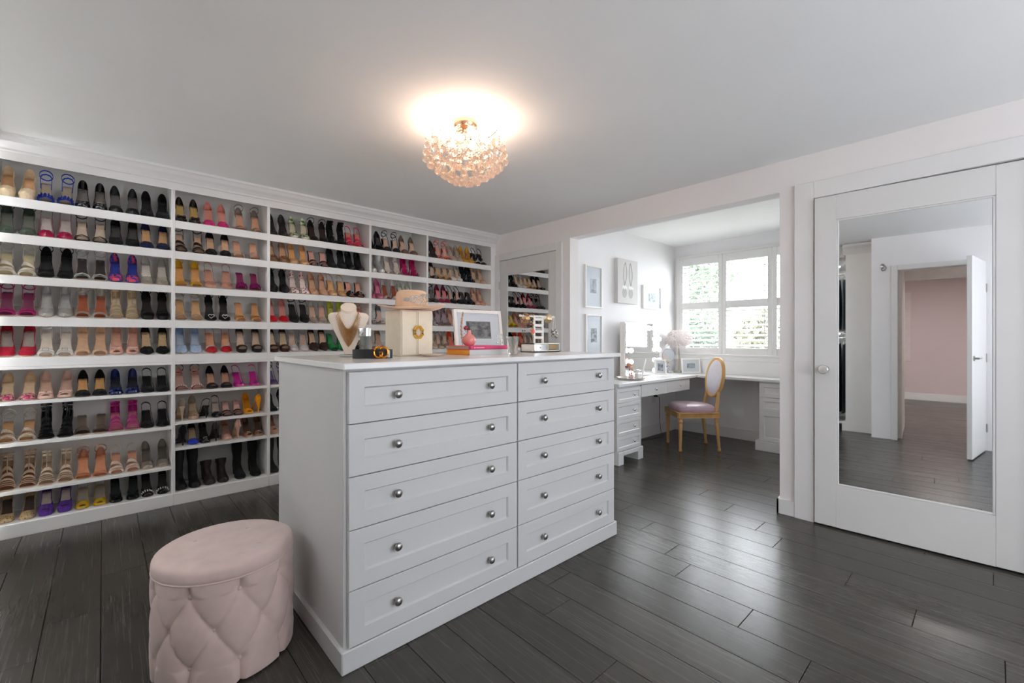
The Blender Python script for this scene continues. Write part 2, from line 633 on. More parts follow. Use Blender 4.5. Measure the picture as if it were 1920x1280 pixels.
d1 = mirror_door('door_1', 'white right-hand door with tall mirror and clear glass knob, slightly ajar',
                 (3.412, .792, 0), (0, 0, math.radians(-90 + 2.23)), .918, .012, 2.12, .117, .118, .279, 1.963)
kn = MB().lathe([(.026, 0), (.026, .006), (.012, .009), (.009, .022)], (.055, 0, 1.011), 18, '-y').build('knob_rose', NICKEL, d1, True)
MB().lathe([(.009, .02), (.018, .026), (.027, .038), (.029, .048), (.024, .058), (.001, .062)], (.055, 0, 1.011), 18, '-y').build('glass_knob', mat('knob_glass', 'd6d2cc', .15, metal=.35), d1, True)
for z in (.25, 1.0, 1.86):
    MB().box(.905, .922, -.006, .004, z - .045, z + .045, .002).build('hinge', NICKEL, d1)
d2 = mirror_door('door_2', 'white left-hand closet door with tall mirror reflecting the shoe shelves',
                 (XR - .014, 3.943, 0), (0, 0, -PI / 2), .885, .012, 2.113, .125, .10, .28, 1.947)
for z in (.25, 1.83):
    MB().lathe([(.007, -.045), (.007, .045)], (-.004, -.002, z), 10).build('hinge', NICKEL, d2, True)

# ---------------------------------------------------------------- shoe shelving
UP = [-0.49, 0.374, 0.998, 1.875, 2.505, 3.385]
ROWN = ['top', 'second', 'third', 'fourth', 'fifth', 'sixth', 'seventh', 'eighth', 'lowest']
BAYN = ['leftmost', 'second', 'middle', 'fourth', 'rightmost']
LIPS = [(2.067, 2.011), (1.845, 1.789), (1.591, 1.540), (1.341, 1.285), (1.092, 1.038)]   # top and bottom of the lips of the slanted shelves
LOW = [[0.824, 0.572, 0.282], [0.823, 0.600, 0.412], [0.823, 0.600, 0.412], [0.823, 0.600, 0.412], [0.824, 0.572, 0.282]]
TILT = math.radians(17)
YFR = YF + .006
SB = YB - .02
slb = ['tall white shoe shelving bay filling the far left', 'narrow white shoe shelving bay with the boots at its bottom',
       'white shoe shelving bay behind the jewellery bust', 'narrow white shoe shelving bay behind the hat box',
       'white shoe shelving bay next to the left mirrored door']
for i in range(5):
    x0, x1 = UP[i], UP[i + 1]
    u = thing('shoe_shelf_unit', slb[i], 'shelving', ((x0 + x1) / 2, YF, 0), group='white built-in shoe shelving bays')
    hw_ = (x1 - x0) / 2
    xr = hw_ + (XR - x1 - .002 if i == 4 else 0)
    dpt = SB - YF
    for s in (-1, 1):
        if s > 0 and i == 4:
            MB().box(hw_ - .011, xr, 0, dpt, 0, 2.41, .0015).build('side_panel', W_SHELF, u)
        else:
            MB().box(s * hw_, s * (hw_ - .011), 0, dpt, 0, 2.41, .0015).build('side_panel', W_SHELF, u)
    w = hw_ - .011
    MB().box(-w, w, dpt - .008, dpt, .086, 2.41).build('back_panel', W_SHELF, u)
    MB().box(-w, w, .032, dpt - .008, 2.395, 2.41).build('top_panel', W_SHELF, u)
    MB().box(-hw_ + .001, hw_ - .001 if i < 4 else xr, -.004, .02, 0, .083, .0015).build('plinth', W_SHELF, u)
    MB().box(-w, w, .004, dpt - .008, .074, .086, .001).build('bottom_shelf', W_SHELF, u)
    for r, (zt, zb) in enumerate(LIPS):
        zf = zt - .006
        s0 = .016
        L = dpt - .010 - s0
        dz = math.tan(TILT) * L
        sh = MB()
        sh.loft([[(x, s0, zf), (x, s0 + L, zf + dz), (x, s0 + L, zf + dz - .014), (x, s0, zf - .014)] for x in (-w, w)])
        so = sh.build('slanted_shelf', W_SHELF, u)
        MB().box(-w, w, 0.001, .016, zb, zt, .0015).build('shelf_lip', W_SHELF, so)
    MB().box(-w, w, -.003, dpt - .008, 1.019, 1.037, .0015).build('ledge_shelf', W_SHELF, u)
    for z in LOW[i]:
        MB().box(-w, w, .002, dpt - .008, z - .021, z, .0015).build('flat_shelf', W_SHELF, u)

# ---------------------------------------------------------------- shoes
TS = [0, .012, .04, .08, .13, .2, .28, .36, .44, .52, .58, .64, .70, .76, .82, .87, .915, .95, .98, 1.0]


def lerp_t(tab, t):
    for (a, x), (c, y) in zip(tab, tab[1:]):
        if t <= c:
            return x + (y - x) * (t - a) / (c - a)
    return tab[-1][1]


def sm(x):
    x = max(0.0, min(1.0, x))
    return x * x * (3 - 2 * x)


HWP = [(.1, .0245), (.2, .0245), (.35, .0235), (.45, .0265), (.58, .034), (.68, .0372), (.75, .0375), (.83, .0330), (.9, .0240), (.96, .0115), (1, .0015)]
HWR = [(.1, .0245), (.2, .0245), (.35, .0235), (.45, .0265), (.58, .034), (.68, .0372), (.76, .0378), (.84, .0358), (.9, .0320), (.95, .0245), (.98, .016), (1, .001)]


class Shoe:
    def __init__(s, round_toe=False, h=.098, p=.004, L=.212):
        s.tab = HWR if round_toe else HWP
        s.h, s.p, s.L = h + p, p, L

    def hw(s, t):
        if t < .1:
            return .0245 * math.sqrt(max(0, 1 - ((.1 - t) / .1) ** 2))
        return lerp_t(s.tab, t)

    def z(s, t):
        q = max(0, min(1, (t - .16) / .5))
        return s.p + (s.h - s.p) * (.5 + .5 * math.cos(PI * q)) + (.004 * ((t - .75) / .25) ** 2 if t > .75 else 0)

    def y(s, t):
        return (t - 1) * s.L

    def sole(s):
        m = MB()
        rings = []
        for t in TS:
            w = max(.0006, s.hw(t))
            z = s.z(t)
            th = .006 + (s.p - .004 + .0) * sm((t - .42) / .2)
            th = min(th, z - .0004)
            y = s.y(t)
            rings.append([(-w, y, z), (w, y, z), (w * .9, y, z - th), (-w * .9, y, z - th)])
        m.loft(rings)
        return m

    def insole(s):
        m = MB()
        rings = []
        for t in TS[1:-1]:
            w = s.hw(t) * .9
            rings.append([(-w, s.y(t), s.z(t) + .0035), (0, s.y(t), s.z(t) + .0018), (w, s.y(t), s.z(t) + .0035)])
        m.loft(rings, closed=False)
        return m

    def heel(s, kind='stiletto'):
        m = MB()
        top = s.h - .004
        rings = []
        for i in range(7):
            f = i / 6
            z = top * (1 - f)
            if kind == 'block':
                rx, ry = .025 - .004 * f, .026 - .006 * f
                yc = s.y(.11) + .002 * f
            else:
                q = (1 - f) ** 2.6
                rx, ry = .0048 + .0195 * q, .0052 + .020 * q
                yc = s.y(.105) - .008 * (1 - q)
            rings.append([(rx * math.cos(2 * PI * j / 8), yc + ry * math.sin(2 * PI * j / 8), z + (.004 if i == 0 else 0)) for j in range(8)])
        m.loft(rings)
        return m

    def shell(s, t0, t1, Tf, ff, peep=None, nv=5):
        m = MB()
        ts = [t0] + [t for t in TS if t0 < t < t1] + [t1]
        for sg in (-1, 1):
            v = []
            for t in ts:
                w = 0.0 if t in (0, 1) else max(.0005, s.hw(t)) * 1.03
                f, T, z0, y0 = ff(t), Tf(t), s.z(t) - .001, s.y(t)
                dy = max(0, .1 - t) * s.L
                for j in range(nv + 1):
                    q = j / nv
                    g = f * (1 - math.cos(q * PI / 2)) + (1 - f) * q ** 1.5
                    hv = f * math.sin(q * PI / 2) + (1 - f) * q
                    inn = g * f if f < .999 else g
                    bulge = 1 + .10 * math.sin(q * PI) * (1 - f)
                    v.append((sg * w * (1 - inn) * bulge, y0 + dy * g * f, z0 + T * hv))
            fc = []
            n = nv + 1
            for i in range(len(ts) - 1):
                for j in range(nv):
                    if peep and ts[i] >= peep - .001 and j >= 2: continue
                    fc.append((i * n + j, i * n + j + 1, (i + 1) * n + j + 1, (i + 1) * n + j))
            m.add(v, fc)
        return m

    def band(s, t0, t1, a0, a1=None, n=10, skew=0.0, k=3):
        m = MB()
        a1 = a0 if a1 is None else a1
        rings = []
        for i in range(k + 1):
            f = i / k
            ring = []
            for j in range(n + 1):
                ph = PI * j / n
                t = t0 + (t1 - t0) * f + skew * math.cos(ph)
                t = max(0.02, min(.985, t))
                w = s.hw(t) * 1.05
                ring.append((w * math.cos(ph), s.y(t), s.z(t) - .002 + (a0 + (a1 - a0) * f) * math.sin(ph) ** .75))
            rings.append(ring)
        m.loft(rings, closed=False)
        return m

    def strap(s, pts, r=.0022):
        """points (side -1..1, t, height)"""
        P = [(sd * s.hw(t) * 1.05, s.y(t), s.z(t) + hh) for sd, t, hh in pts]
        return MB().tube(P, r, 5, flat=(.6, 1.6))

    def loop(s, r=.0022, up=.053):
        P = []
        for j in range(16):
            a = 2 * PI * j / 16
            P.append((.031 * math.cos(a), s.y(.10) + .020 * math.sin(a), s.h + up + .032 * math.sin(a)))
        return MB().tube(P, r, 5, closed=True, flat=(.6, 1.7))


def merge(*ms):
    o = MB()
    for m in ms: o.add(m.v, m.f)
    return o


SHOE_CACHE = {}


def shoe_parts(ty, fl):
    """list of (part name, mesh, material slot)"""
    key = (ty,) + tuple(sorted(x for x in fl if not x.startswith('rev') and x not in ('dkc', 'nuc')))
    if key in SHOE_CACHE: return SHOE_CACHE[key]
    rnd = ty in ('RO', 'PE', 'AS', 'XS', 'MU', 'CB', 'BT', 'AB') or 'peep' in fl
    p = .026 if 'plat' in fl else .005
    h = .088 if 'plat' in fl else .098
    L = .212
    if ty in ('BT', 'AB'):
        h, p, L = .05, .008, .235
    S = Shoe(rnd, h, p, L)
    parts = [('sole', S.sole(), 'sole'), ('insole', S.insole(), 'in'),
             ('heel', S.heel('block' if ty in ('BT', 'AB') or 'block' in fl else 'stiletto'), 'up')]
    tv = {'RO': .70, 'PU': .735, 'PE': .68}.get(ty, .7)
    up = []
    straps = []
    toe = []
    cnt = []
    Rt = lambda t, a=.046, c=.024: a + (c - a) * sm((t - .6) / .4)
    if ty in ('PU', 'RO', 'PE'):
        side = lambda t: lerp_t([(0, .066), (.012, .063), (.04, .056), (.08, .047), (.13, .040), (.25, .032), (.42, .025), (.58, .028), (.7, .04), (1, .03)], t)
        ff = lambda t: .1 + .18 * (1 - sm(t / .2)) + .9 * sm((t - (tv - .15)) / .15) if t < tv else 1.0
        Tf = lambda t: side(t) * (1 - sm((t - .6) / .12)) + Rt(t) * sm((t - .6) / .12)
        up.append(S.shell(0, 1, Tf, ff, .945 if ty == 'PE' else None))
    if ty in ('DO', 'SL'):
        toe.append(S.shell(.60, 1, lambda t: Rt(t, .040) * sm((t - .54) / .12), lambda t: .35 + .65 * sm((t - .60) / .08), .945 if 'peep' in fl else None))
    if ty == 'DO':
        cnt.append(S.shell(0, .32, lambda t: lerp_t([(0, .066), (.012, .063), (.04, .055), (.08, .044), (.13, .034), (.2, .022), (.28, .008), (.32, .003)], t), lambda t: .28 * (1 - sm(t / .2)) + .08))
    if ty == 'SL':
        straps.append(S.strap([(1, .62, .012), (1, .45, .022), (1, .28, .030), (1, .13, .037), (1, .06, .046), (1, .02, .055), (0, 0, .060), (-1, .02, .055), (-1, .06, .046), (-1, .13, .037), (-1, .28, .030), (-1, .45, .022), (-1, .62, .012)], .0026))
    if ty == 'AS':
        straps.append(S.band(.76, .925, .030, .026))
        cnt.append(S.shell(0, .30, lambda t: lerp_t([(0, .062), (.012, .060), (.04, .053), (.08, .044), (.13, .034), (.2, .024), (.3, .006)], t), lambda t: .25 * (1 - sm(t / .2)) + .08))
        if 'loop' not in fl:
            straps.append(S.loop(.0026))
    if ty == 'XS':
        straps.append(S.band(.83, .925, .026, .024))
        straps.append(S.strap([(1, .62, 0), (.75, .66, .018), (0, .72, .030), (-.75, .77, .02), (-1, .80, 0)]))
        straps.append(S.strap([(-1, .62, 0), (-.75, .66, .018), (0, .72, .030), (.75, .77, .02), (1, .80, 0)]))
        straps.append(S.strap([(1, .34, .0), (1, .20, .022), (1, .10, .040), (1, .03, .054), (0, .0, .060), (-1, .03, .054), (-1, .10, .040), (-1, .20, .022), (-1, .34, 0)], .003))
        if 'many' in fl:
            straps.append(S.band(.66, .74, .040, .034, skew=.05))
            straps.append(S.band(.52, .59, .050, .046, skew=-.05))
    if ty == 'MU':
        if 'two' in fl:
            straps.append(S.band(.82, .925, .026, .024))
            straps.append(S.band(.60, .72, .040, .034))
        elif 'wide' in fl:
            up.append(S.band(.62, .90, .046, .027))
        else:
            up.append(S.band(.70, .90, .042, .027))
    if ty == 'CB':
        cnt.append(S.shell(0, .34, lambda t: .080 * (1 - .8 * sm(t / .36)), lambda t: .12))
        for i in range(6 if 'tall' in fl else 5):
            t = .88 - i * .095
            straps.append(S.band(t - .035, t + .025, .026 + i * .0075, .024 + i * .0075, skew=.015 * (-1) ** i, k=2))
        fz = S.h + .05 + (3 if 'tall' in fl else 2) * .021
        straps.append(MB().tube([(0, S.y(.50), S.z(.5) + .056), (0, S.y(.42), S.h + .040), (0, S.y(.375), fz)], .004, 6, flat=(1.4, .5)))
        for i in range(3 if 'tall' in fl else 2):
            z = S.h + .050 + i * .021
            rings = []
            for dz in (0, .014):
                rings.append([((.025 + .0015 * i) * math.cos(2 * PI * j / 14), S.y(.20) + .036 * math.sin(2 * PI * j / 14), z + dz + .006 * math.sin(2 * PI * j / 14)) for j in range(14)])
            straps.append(MB().loft(rings, True, False, False))
    if ty in ('BT', 'AB'):
        ff = lambda t: .1 + .9 * sm((t - .38) / .12)
        Tf = lambda t: lerp_t([(0, .07), (.3, .075), (.45, .085), (.6, .058), (.8, .044), (1, .03)], t)
        up.append(S.shell(0, 1, Tf, ff))
        top = .284 if 'tall' in fl else .150
        rings = []
        for i in range(7):
            f = i / 6
            z = S.h + .035 + (top - S.h - .035) * f
            rx = .028 + .010 * sm(f * 1.2) + .0015 * math.sin(i * 2.3)
            ry = .048 + .010 * f
            yc = S.y(.25) - .012 * f + .003 * math.sin(i * 3.1)
            rings.append([(rx * math.cos(2 * PI * j / 14), yc + ry * math.sin(2 * PI * j / 14), z + (.010 * math.sin(2 * PI * j / 14) if i == 6 else 0)) for j in range(14)])
        parts.append(('shaft', MB().loft(rings, True, False, False), 'up'))
    if 'loop' in fl:
        straps.append(S.loop())
    if up: parts.append(('upper', merge(*up), 'up'))
    for q in toe: parts.append(('toe_upper', q, 'up'))
    for q in cnt: parts.append(('heel_counter', q, 'up'))
    for q in straps: parts.append(('strap', q, 'up'))
    zt = S.z(.8) + .032
    yt = S.y(.8)
    if 'bow' in fl:
        m = MB()
        for sg in (-1, 1):
            m.loft([[(sg * .003, yt + a, zt + c) for a, c in ((-.005, 0), (0, .005), (.005, 0), (0, -.003))],
                    [(sg * .018, yt + a, zt + c) for a, c in ((-.011, .002), (0, .012), (.011, .0), (0, -.006))],
                    [(sg * .028, yt + a, zt + c - .004) for a, c in ((-.009, .002), (0, .009), (.009, .0), (0, -.005))]])
        m.ball((0, yt, zt + .002), .006, 8, 5)
        parts.append(('bow', m, 'up'))
    if 'ruffle' in fl:
        m = MB()
        for i in range(4):
            t = .66 + i * .075
            n = 18
            rings = [[(S.hw(t) * 1.05 * math.cos(PI * j / n) * (1 + .03 * f * math.sin(j * 2.1)), S.y(t) + .010 * f, S.z(t) + (.040 - .004 * i) * math.sin(PI * j / n) ** .75 + .008 * f * (1 + math.sin(j * 2.4))) for j in range(n + 1)] for f in (0, 1)]
            m.loft(rings, closed=False)
        parts.append(('ruffle', m, 'up'))
    if 'buckle' in fl:
        q = [(-.013, yt - .003, zt + .006), (.013, yt - .003, zt + .006), (.013, yt + .012, zt - .004), (-.013, yt + .012, zt - .004)]
        parts.append(('buckle', MB().tube(q, .0024, 6, closed=True), 'metal'))
    if 'ring' in fl:
        q = [(.022 * math.cos(PI / 3 * j), yt + .02 + .004 * math.sin(PI / 3 * j), zt - .006 + .016 * math.sin(PI / 3 * j)) for j in range(6)]
        parts.append(('pearl_ring', MB().tube(q, .0038, 6, closed=True), 'pearl'))
    if 'pearl' in fl:
        m = MB()
        for i in range(9):
            a = PI * i / 8
            t = .82
            m.ball((S.hw(t) * math.cos(a), S.y(t), S.z(t) + .031 * math.sin(a) ** .75), .0052, 8, 5)
        for i in range(7):
            a = PI * (i + 1) / 8
            m.ball((S.hw(.76) * math.cos(a), S.y(.76), S.z(.76) + .037 * math.sin(a) ** .75), .0045, 8, 5)
        parts.append(('crystal_trim', m, 'pearl'))
    if 'heart' in fl:
        q = []
        for j in range(20):
            a = 2 * PI * j / 20
            q.append((.0013 * 16 * math.sin(a) ** 3 * .9, yt + .015, zt - .006 + .0011 * (13 * math.cos(a) - 5 * math.cos(2 * a) - 2 * math.cos(3 * a) - math.cos(4 * a))))
        parts.append(('heart_trim', MB().tube(q, .0026, 6, closed=True), 'pearl'))
    if 'star' in fl:
        m = MB()
        q = [((.017 if j % 2 else .010) * math.cos(PI / 7 * j), yt + .008, zt + .006 + (.017 if j % 2 else .010) * math.sin(PI / 7 * j)) for j in range(14)]
        m.tube(q, .0026, 6, closed=True)
        parts.append(('star_brooch', m, 'pearl'))
    if 'trim' in fl:
        parts.append(('toe_trim', S.band(.66, .74, .044, .040), 'pearl'))
    res = [(n, m.mesh('shoe_' + n, n not in ('sole',), True, math.radians(50)), k) for n, m, k in parts]
    dm = mat('shoe_default', '888888')
    for n, me, k in res: me.materials.append(dm)
    SHOE_CACHE[key] = (res, S)
    return SHOE_CACHE[key]


KIND = {'PU': 'pump_shoe', 'RO': 'pump_shoe', 'PE': 'peep_toe_shoe', 'DO': 'dorsay_shoe', 'SL': 'slingback_shoe', 'AS': 'strap_sandal',
        'XS': 'strap_sandal', 'MU': 'mule_shoe', 'CB': 'cage_bootie', 'BT': 'tall_boot', 'AB': 'ankle_boot'}
PEARL = mat('pearl_trim', 'e8e2dc', .25, metal=.2, var=.1, nscale=90)
SHOES = [  # bay, shelf, x of the two toes, type, colour, finish, insole colour, details, description
    (1, 1, -0.4355, -0.3517, 'RO', 'dcc6a4', 's', 'd0a074', 'plat', 'beige suede round-toe platform pumps'),
    (1, 1, -0.2671, -0.1833, 'XS', '2340b0', 's', '8f8070', 'loop,ruffle', 'royal blue ruffled strappy sandals'),
    (1, 1, -0.0995, -0.0157, 'RO', '161616', 'p', '6b655f', 'buckle', 'black patent pumps with silver buckles'),
    (1, 1, 0.0681, 0.1519, 'DO', '1b1b1b', 'l', '5a5550', '-', "black d'orsay pumps"),
    (1, 1, 0.2357, 0.3195, 'PU', '121212', 's', '1a1a1a', '-', 'all-black suede pumps'),
    (1, 2, -0.4355, -0.3517, 'DO', '4e5b4e', 's', '6e7266', 'loop', 'dark green crossed-strap pumps'),
    (1, 2, -0.2679, -0.1841, 'SL', 'b01848', 'p', 'c9c0b8', '-', 'raspberry red slingback pumps'),
    (1, 2, -0.1003, -0.0165, 'XS', '1f1d1c', 'p', 'cdbba5', 'loop', 'black thin-strap sandals'),
    (1, 2, 0.0673, 0.1511, 'PU', '15161a', 's', '54524f', '-', 'black pointed pumps'),
    (1, 2, 0.2349, 0.3187, 'DO', '20244a', 's', 'd8a878', '-', "navy d'orsay pumps with tan insoles"),
    (1, 3, -0.4354, -0.3516, 'XS', 'e6dccb', 'l', 'cfc4a0', 'loop,many', 'ivory strappy sandals'),
    (1, 3, -0.2678, -0.184, 'RO', '101010', 's', '141414', 'bow,loop', 'black suede booties with bows'),
    (1, 3, -0.1002, -0.0164, 'XS', 'd0cec8', 'm', '3a3634', 'loop', 'silver thin-strap sandals'),
    (1, 3, 0.0674, 0.1512, 'RO', '2b3f9a', 'bluered', '2b3f9a', '-', 'blue and red floral pumps'),
    (1, 3, 0.235, 0.3188, 'PE', 'cfc9bb', 'c', 'd8d2c6', '-', 'clear peep-toe pumps'),
    (1, 4, -0.4355, -0.3517, 'XS', 'b8246e', 's', '7a2a50', 'loop', 'magenta wide-strap sandals'),
    (1, 4, -0.2679, -0.1841, 'PU', 'c6c6c2', 'm', 'b4b4b0', '-', 'silver metallic pumps'),
    (1, 4, -0.1003, -0.0165, 'AS', 'd6cfc4', 'm', 'a4573a', 'loop', 'silver ankle-strap sandals with brown insoles'),
    (1, 4, 0.0673, 0.1511, 'CB', 'd2b892', 'p', 'e0d2b4', '-', 'gold caged sandals'),
    (1, 4, 0.2349, 0.3187, 'AS', '141414', 's', '241d1a', 'loop,plat', 'black ankle-strap platform sandals'),
    (1, 5, -0.4355, -0.3517, 'RO', 'b01a34', 's', 'a79d92', '-', 'red suede pumps'),
    (1, 5, -0.2679, -0.1841, 'XS', 'e8e4de', 'p', 'cfc4b4', 'loop,buckle', 'white strappy sandals with buckles'),
    (1, 5, -0.1003, -0.0165, 'AS', 'e0c2a4', 'l', 'd2aa86', '-', 'nude one-band sandals'),
    (1, 5, 0.0673, 0.1511, 'PE', 'dcae9c', 'l', 'd8a68e', 'bow', 'pink peep-toe pumps'),
    (1, 5, 0.2349, 0.3187, 'DO', '121212', 's', 'd9b68c', '-', "black d'orsay pumps with sand insoles"),
    (1, 6, -0.4355, -0.3517, 'DO', 'b8406c', 'floral', 'dcc09c', 'nuc', "floral-print d'orsay pumps"),
    (1, 6, -0.2679, -0.1841, 'PE', 'dcb9a8', 'l', 'd4b09a', 'bow', 'blush peep-toe pumps with bows'),
    (1, 6, -0.1003, -0.0165, 'DO', '151312', 's', 'd9a468', '-', "black d'orsay pumps with tan insoles"),
    (1, 6, 0.0673, 0.1511, 'PE', '1e2c70', 'p', '22242c', '-', 'dark blue patent peep-toe pumps'),
    (1, 6, 0.2349, 0.3187, 'SL', '131313', 's', '1c1c1c', '-', 'black slingback pumps'),
    (1, 7, -0.4355, -0.3517, 'XS', 'e6d0c0', 'glit', 'd0a472', 'loop,many', 'pale glitter cross-strap sandals'),
    (1, 7, -0.2679, -0.1841, 'CB', '14181a', 'p', '1c1c1c', 'tall', 'black lace-up cage booties'),
    (1, 7, -0.1003, -0.0165, 'MU', '7d7062', 'm', '6a5c50', 'wide', 'bronze metallic peep-toe mules'),
    (1, 7, 0.0673, 0.1511, 'CB', 'bc2f88', 's', 'd08a90', '-', 'magenta caged sandals'),
    (1, 7, 0.2349, 0.3187, 'SL', '121212', 's', '181818', '-', 'black satin slingback pumps'),
    (1, 8, -0.4355, -0.3517, 'CB', 'c2a98e', 's', '8a5a44', 'tall', 'tan cut-out ankle booties'),
    (1, 8, -0.2679, -0.1833, 'CB', 'd8c6ae', 'l', 'a98e74', '-', 'beige multi-strap gladiator heels'),
    (1, 8, -0.0995, -0.0157, 'AS', 'd89a78', 'm', 'd48e66', 'loop', 'rose gold ankle-strap sandals'),
    (1, 8, 0.0681, 0.1519, 'XS', 'e0d0c0', 's', 'd09a80', 'many', 'ivory crossed-band sandals'),
    (1, 8, 0.2357, 0.3195, 'RO', 'a39a8e', 'm', '5a544c', '-', 'pewter metallic pumps'),
    (1, 9, -0.4355, -0.3517, 'RO', 'c8b088', 'leopard', '4a3a30', '-', 'leopard-print pumps'),
    (1, 9, -0.2679, -0.1841, 'PE', '5a2f92', 's', 'c8b8a8', 'plat', 'purple peep-toe platform sandals'),
    (1, 9, -0.1003, -0.0165, 'SL', 'd8ae20', 'p', '9c9284', 'peep', 'yellow slingback peep-toe sandals'),
    (1, 9, 0.0678, 0.1516, 'PE', '16191b', 'p', '262a2c', 'bow', 'black peep-toe pumps with bows'),
    (1, 9, 0.2354, 0.3192, 'RO', '141414', 'p', '2a2422', 'pearl', 'black pumps with crystal rows'),
    (2, 1, 0.4285, 0.5123, 'DO', '2a251c', 'p', 'caa864', 'bow', 'black bow pumps with gold insoles'),
    (2, 1, 0.606, 0.696, 'DO', 'd8307c', 's', 'd88e80', 'nuc', 'hot pink toe-cap pumps'),
    (2, 1, 0.821, 0.93, 'AS', '8d8177', 's', 'd8a284', 'loop,peep', 'grey ankle-strap sandals'),
    (2, 2, 0.429, 0.535, 'XS', '2a211c', 'l', 'd8b494', 'loop,many', 'brown thin-strap sandals'),
    (2, 2, 0.62, 0.71, 'DO', '141416', 's', 'd8b08c', '-', 'black suede pumps'),
    (2, 2, 0.802, 0.914, 'MU', 'd8ccc0', 'c', 'dba488', 'wide', 'clear-strap nude mules'),
    (2, 3, 0.429, 0.522, 'AS', 'e0b41e', 'l', 'dfa868', 'loop', 'bright yellow ankle-strap sandals'),
    (2, 3, 0.616, 0.718, 'SL', 'd49e88', 'p', 'd29a80', '-', 'pink nude slingback pumps'),
    (2, 3, 0.821, 0.918, 'MU', 'b4208c', 's', '8a2a5a', 'ruffle', 'magenta ruffled mules'),
    (2, 4, 0.4285, 0.522, 'XS', 'e2dcd2', 'c', 'd4aa7a', 'loop', 'clear-strap silver sandals'),
    (2, 4, 0.613, 0.703, 'AS', '141416', 's', '1c1c1e', 'loop,heart', 'black sandals with white hearts'),
    (2, 4, 0.814, 0.926, 'MU', 'dfae74', 'l', 'dca070', 'two', 'tan woven two-band mules'),
    (2, 5, 0.4285, 0.52, 'PU', 'b8d0ea', 's', 'b0bfd0', '-', 'pale blue pointed pumps'),
    (2, 5, 0.62, 0.717, 'SL', 'c8202c', 'p', 'dba078', 'trim', 'red and white slingback pumps'),
    (2, 5, 0.82, 0.928, 'AS', '211b1a', 'l', 'd8b8a0', 'loop,plat', 'dark brown ankle-strap pumps'),
    (2, 6, 0.4285, 0.525, 'AS', '8e2338', 's', 'dbb0a0', 'loop,pearl,nuc', 'burgundy sandals with pearl trim'),
    (2, 6, 0.623, 0.715, 'DO', '1a1412', 's', 'd0a080', 'peep', "black open-toe d'orsay pumps"),
    (2, 6, 0.811, 0.912, 'SL', 'e01ca8', 'p', 'c82898', 'peep', 'hot pink satin slingbacks'),
    (2, 7, 0.4285, 0.5021, 'RO', 'c0aa90', 'c', 'c8b296', 'rev1,plat', 'beige clear-panel platform pumps'),
    (2, 7, 0.5756, 0.6492, 'SL', '1a1c22', 'p', 'c0b0a0', 'rev1', 'black patent slingbacks'),
    (2, 7, 0.7228, 0.7964, 'MU', '2a1815', 'p', 'dbb0a4', 'two', 'black two-strap mules'),
    (2, 7, 0.8699, 0.9435, 'PE', 'f0a018', 's', 'e09018', 'rev2', 'bright orange suede pumps'),
    (2, 8, 0.4285, 0.5021, 'DO', '2c44c4', 's', 'd8bc90', 'rev1,dkc', 'royal blue toe-cap pumps'),
    (2, 8, 0.5756, 0.6492, 'RO', '191715', 'p', '2a2624', 'rev2,buckle', 'black crystal-buckle pumps'),
    (2, 8, 0.7228, 0.7964, 'RO', 'd8a896', 'p', 'b98a7a', 'rev2', 'nude patent pumps'),
    (2, 8, 0.8699, 0.9435, 'PE', 'b88a72', 'm', '6a5040', 'buckle', 'rose bronze buckled pumps'),
    (2, 9, 0.4285, 0.5123, 'BT', '161819', 'l', '111111', 'tall', 'tall black leather boots'),
    (2, 9, 0.6096, 0.6934, 'AB', '2f2925', 'l', '1a1614', '-', 'dark brown ankle boots'),
    (2, 9, 0.814, 0.924, 'BT', '1c1c1c', 's', '141414', 'tall', 'black suede knee boots'),
    (3, 1, 1.0525, 1.1363, 'PU', '26241f', 'lace', '2b2926', '-', 'black lace-print pumps'),
    (3, 1, 1.2201, 1.3039, 'RO', '5a7a50', 'palm', 'd8ccb0', '-', 'green palm-print pumps'),
    (3, 1, 1.3877, 1.4715, 'DO', '231c1a', 's', '3a2c28', 'loop', 'black strap pumps with pink trim'),
    (3, 1, 1.5553, 1.6391, 'CB', '141416', 's', '1e1e20', '-', 'black strappy caged heels'),
    (3, 1, 1.7229, 1.8067, 'XS', 'f02c60', 'p', 'e0907c', 'many', 'coral pink strappy sandals'),
    (3, 2, 1.0525, 1.1363, 'PU', 'c9a684', 'c', 'd8ac86', 'ruffle', 'nude fringed pumps'),
    (3, 2, 1.2201, 1.3039, 'DO', 'd9a878', 'l', 'dfa668', '-', "tan leather d'orsay pumps"),
    (3, 2, 1.3877, 1.4715, 'MU', '33201c', 'p', 'dba898', 'two', 'dark brown strappy mules'),
    (3, 2, 1.5553, 1.6391, 'PU', '1d2020', 's', '1a1c1c', '-', 'black suede pointed pumps'),
    (3, 2, 1.7229, 1.8067, 'RO', '141618', 'l', '16181a', '-', 'black leather round-toe pumps'),
    (3, 3, 1.0525, 1.1363, 'DO', '181c1e', 'l', '1c1e20', 'loop,plat', 'black platform ankle-strap heels'),
    (3, 3, 1.2201, 1.3039, 'RO', 'ece4de', 'lips', 'e8d8d0', '-', 'white pumps with red lip print'),
    (3, 3, 1.3877, 1.4715, 'PU', 'd6a684', 'p', 'd8a988', '-', 'nude patent pumps'),
    (3, 3, 1.5553, 1.6391, 'SL', 'dcab7c', 'p', 'dfae74', '-', 'tan slingback pumps'),
    (3, 3, 1.7229, 1.8067, 'MU', '16161a', 's', 'dca28a', 'star,wide', 'black mules with star brooches'),
    (3, 4, 1.0525, 1.1363, 'DO', 'd0142c', 's', 'd89084', 'nuc', 'red toe-cap pumps'),
    (3, 4, 1.2201, 1.3039, 'SL', '17181a', 's', '1d1d1d', 'loop,plat', 'black wide-strap heels'),
    (3, 4, 1.3877, 1.4715, 'DO', 'd8d4cc', 'c', 'd8b098', '-', 'clear silver-trim pumps'),
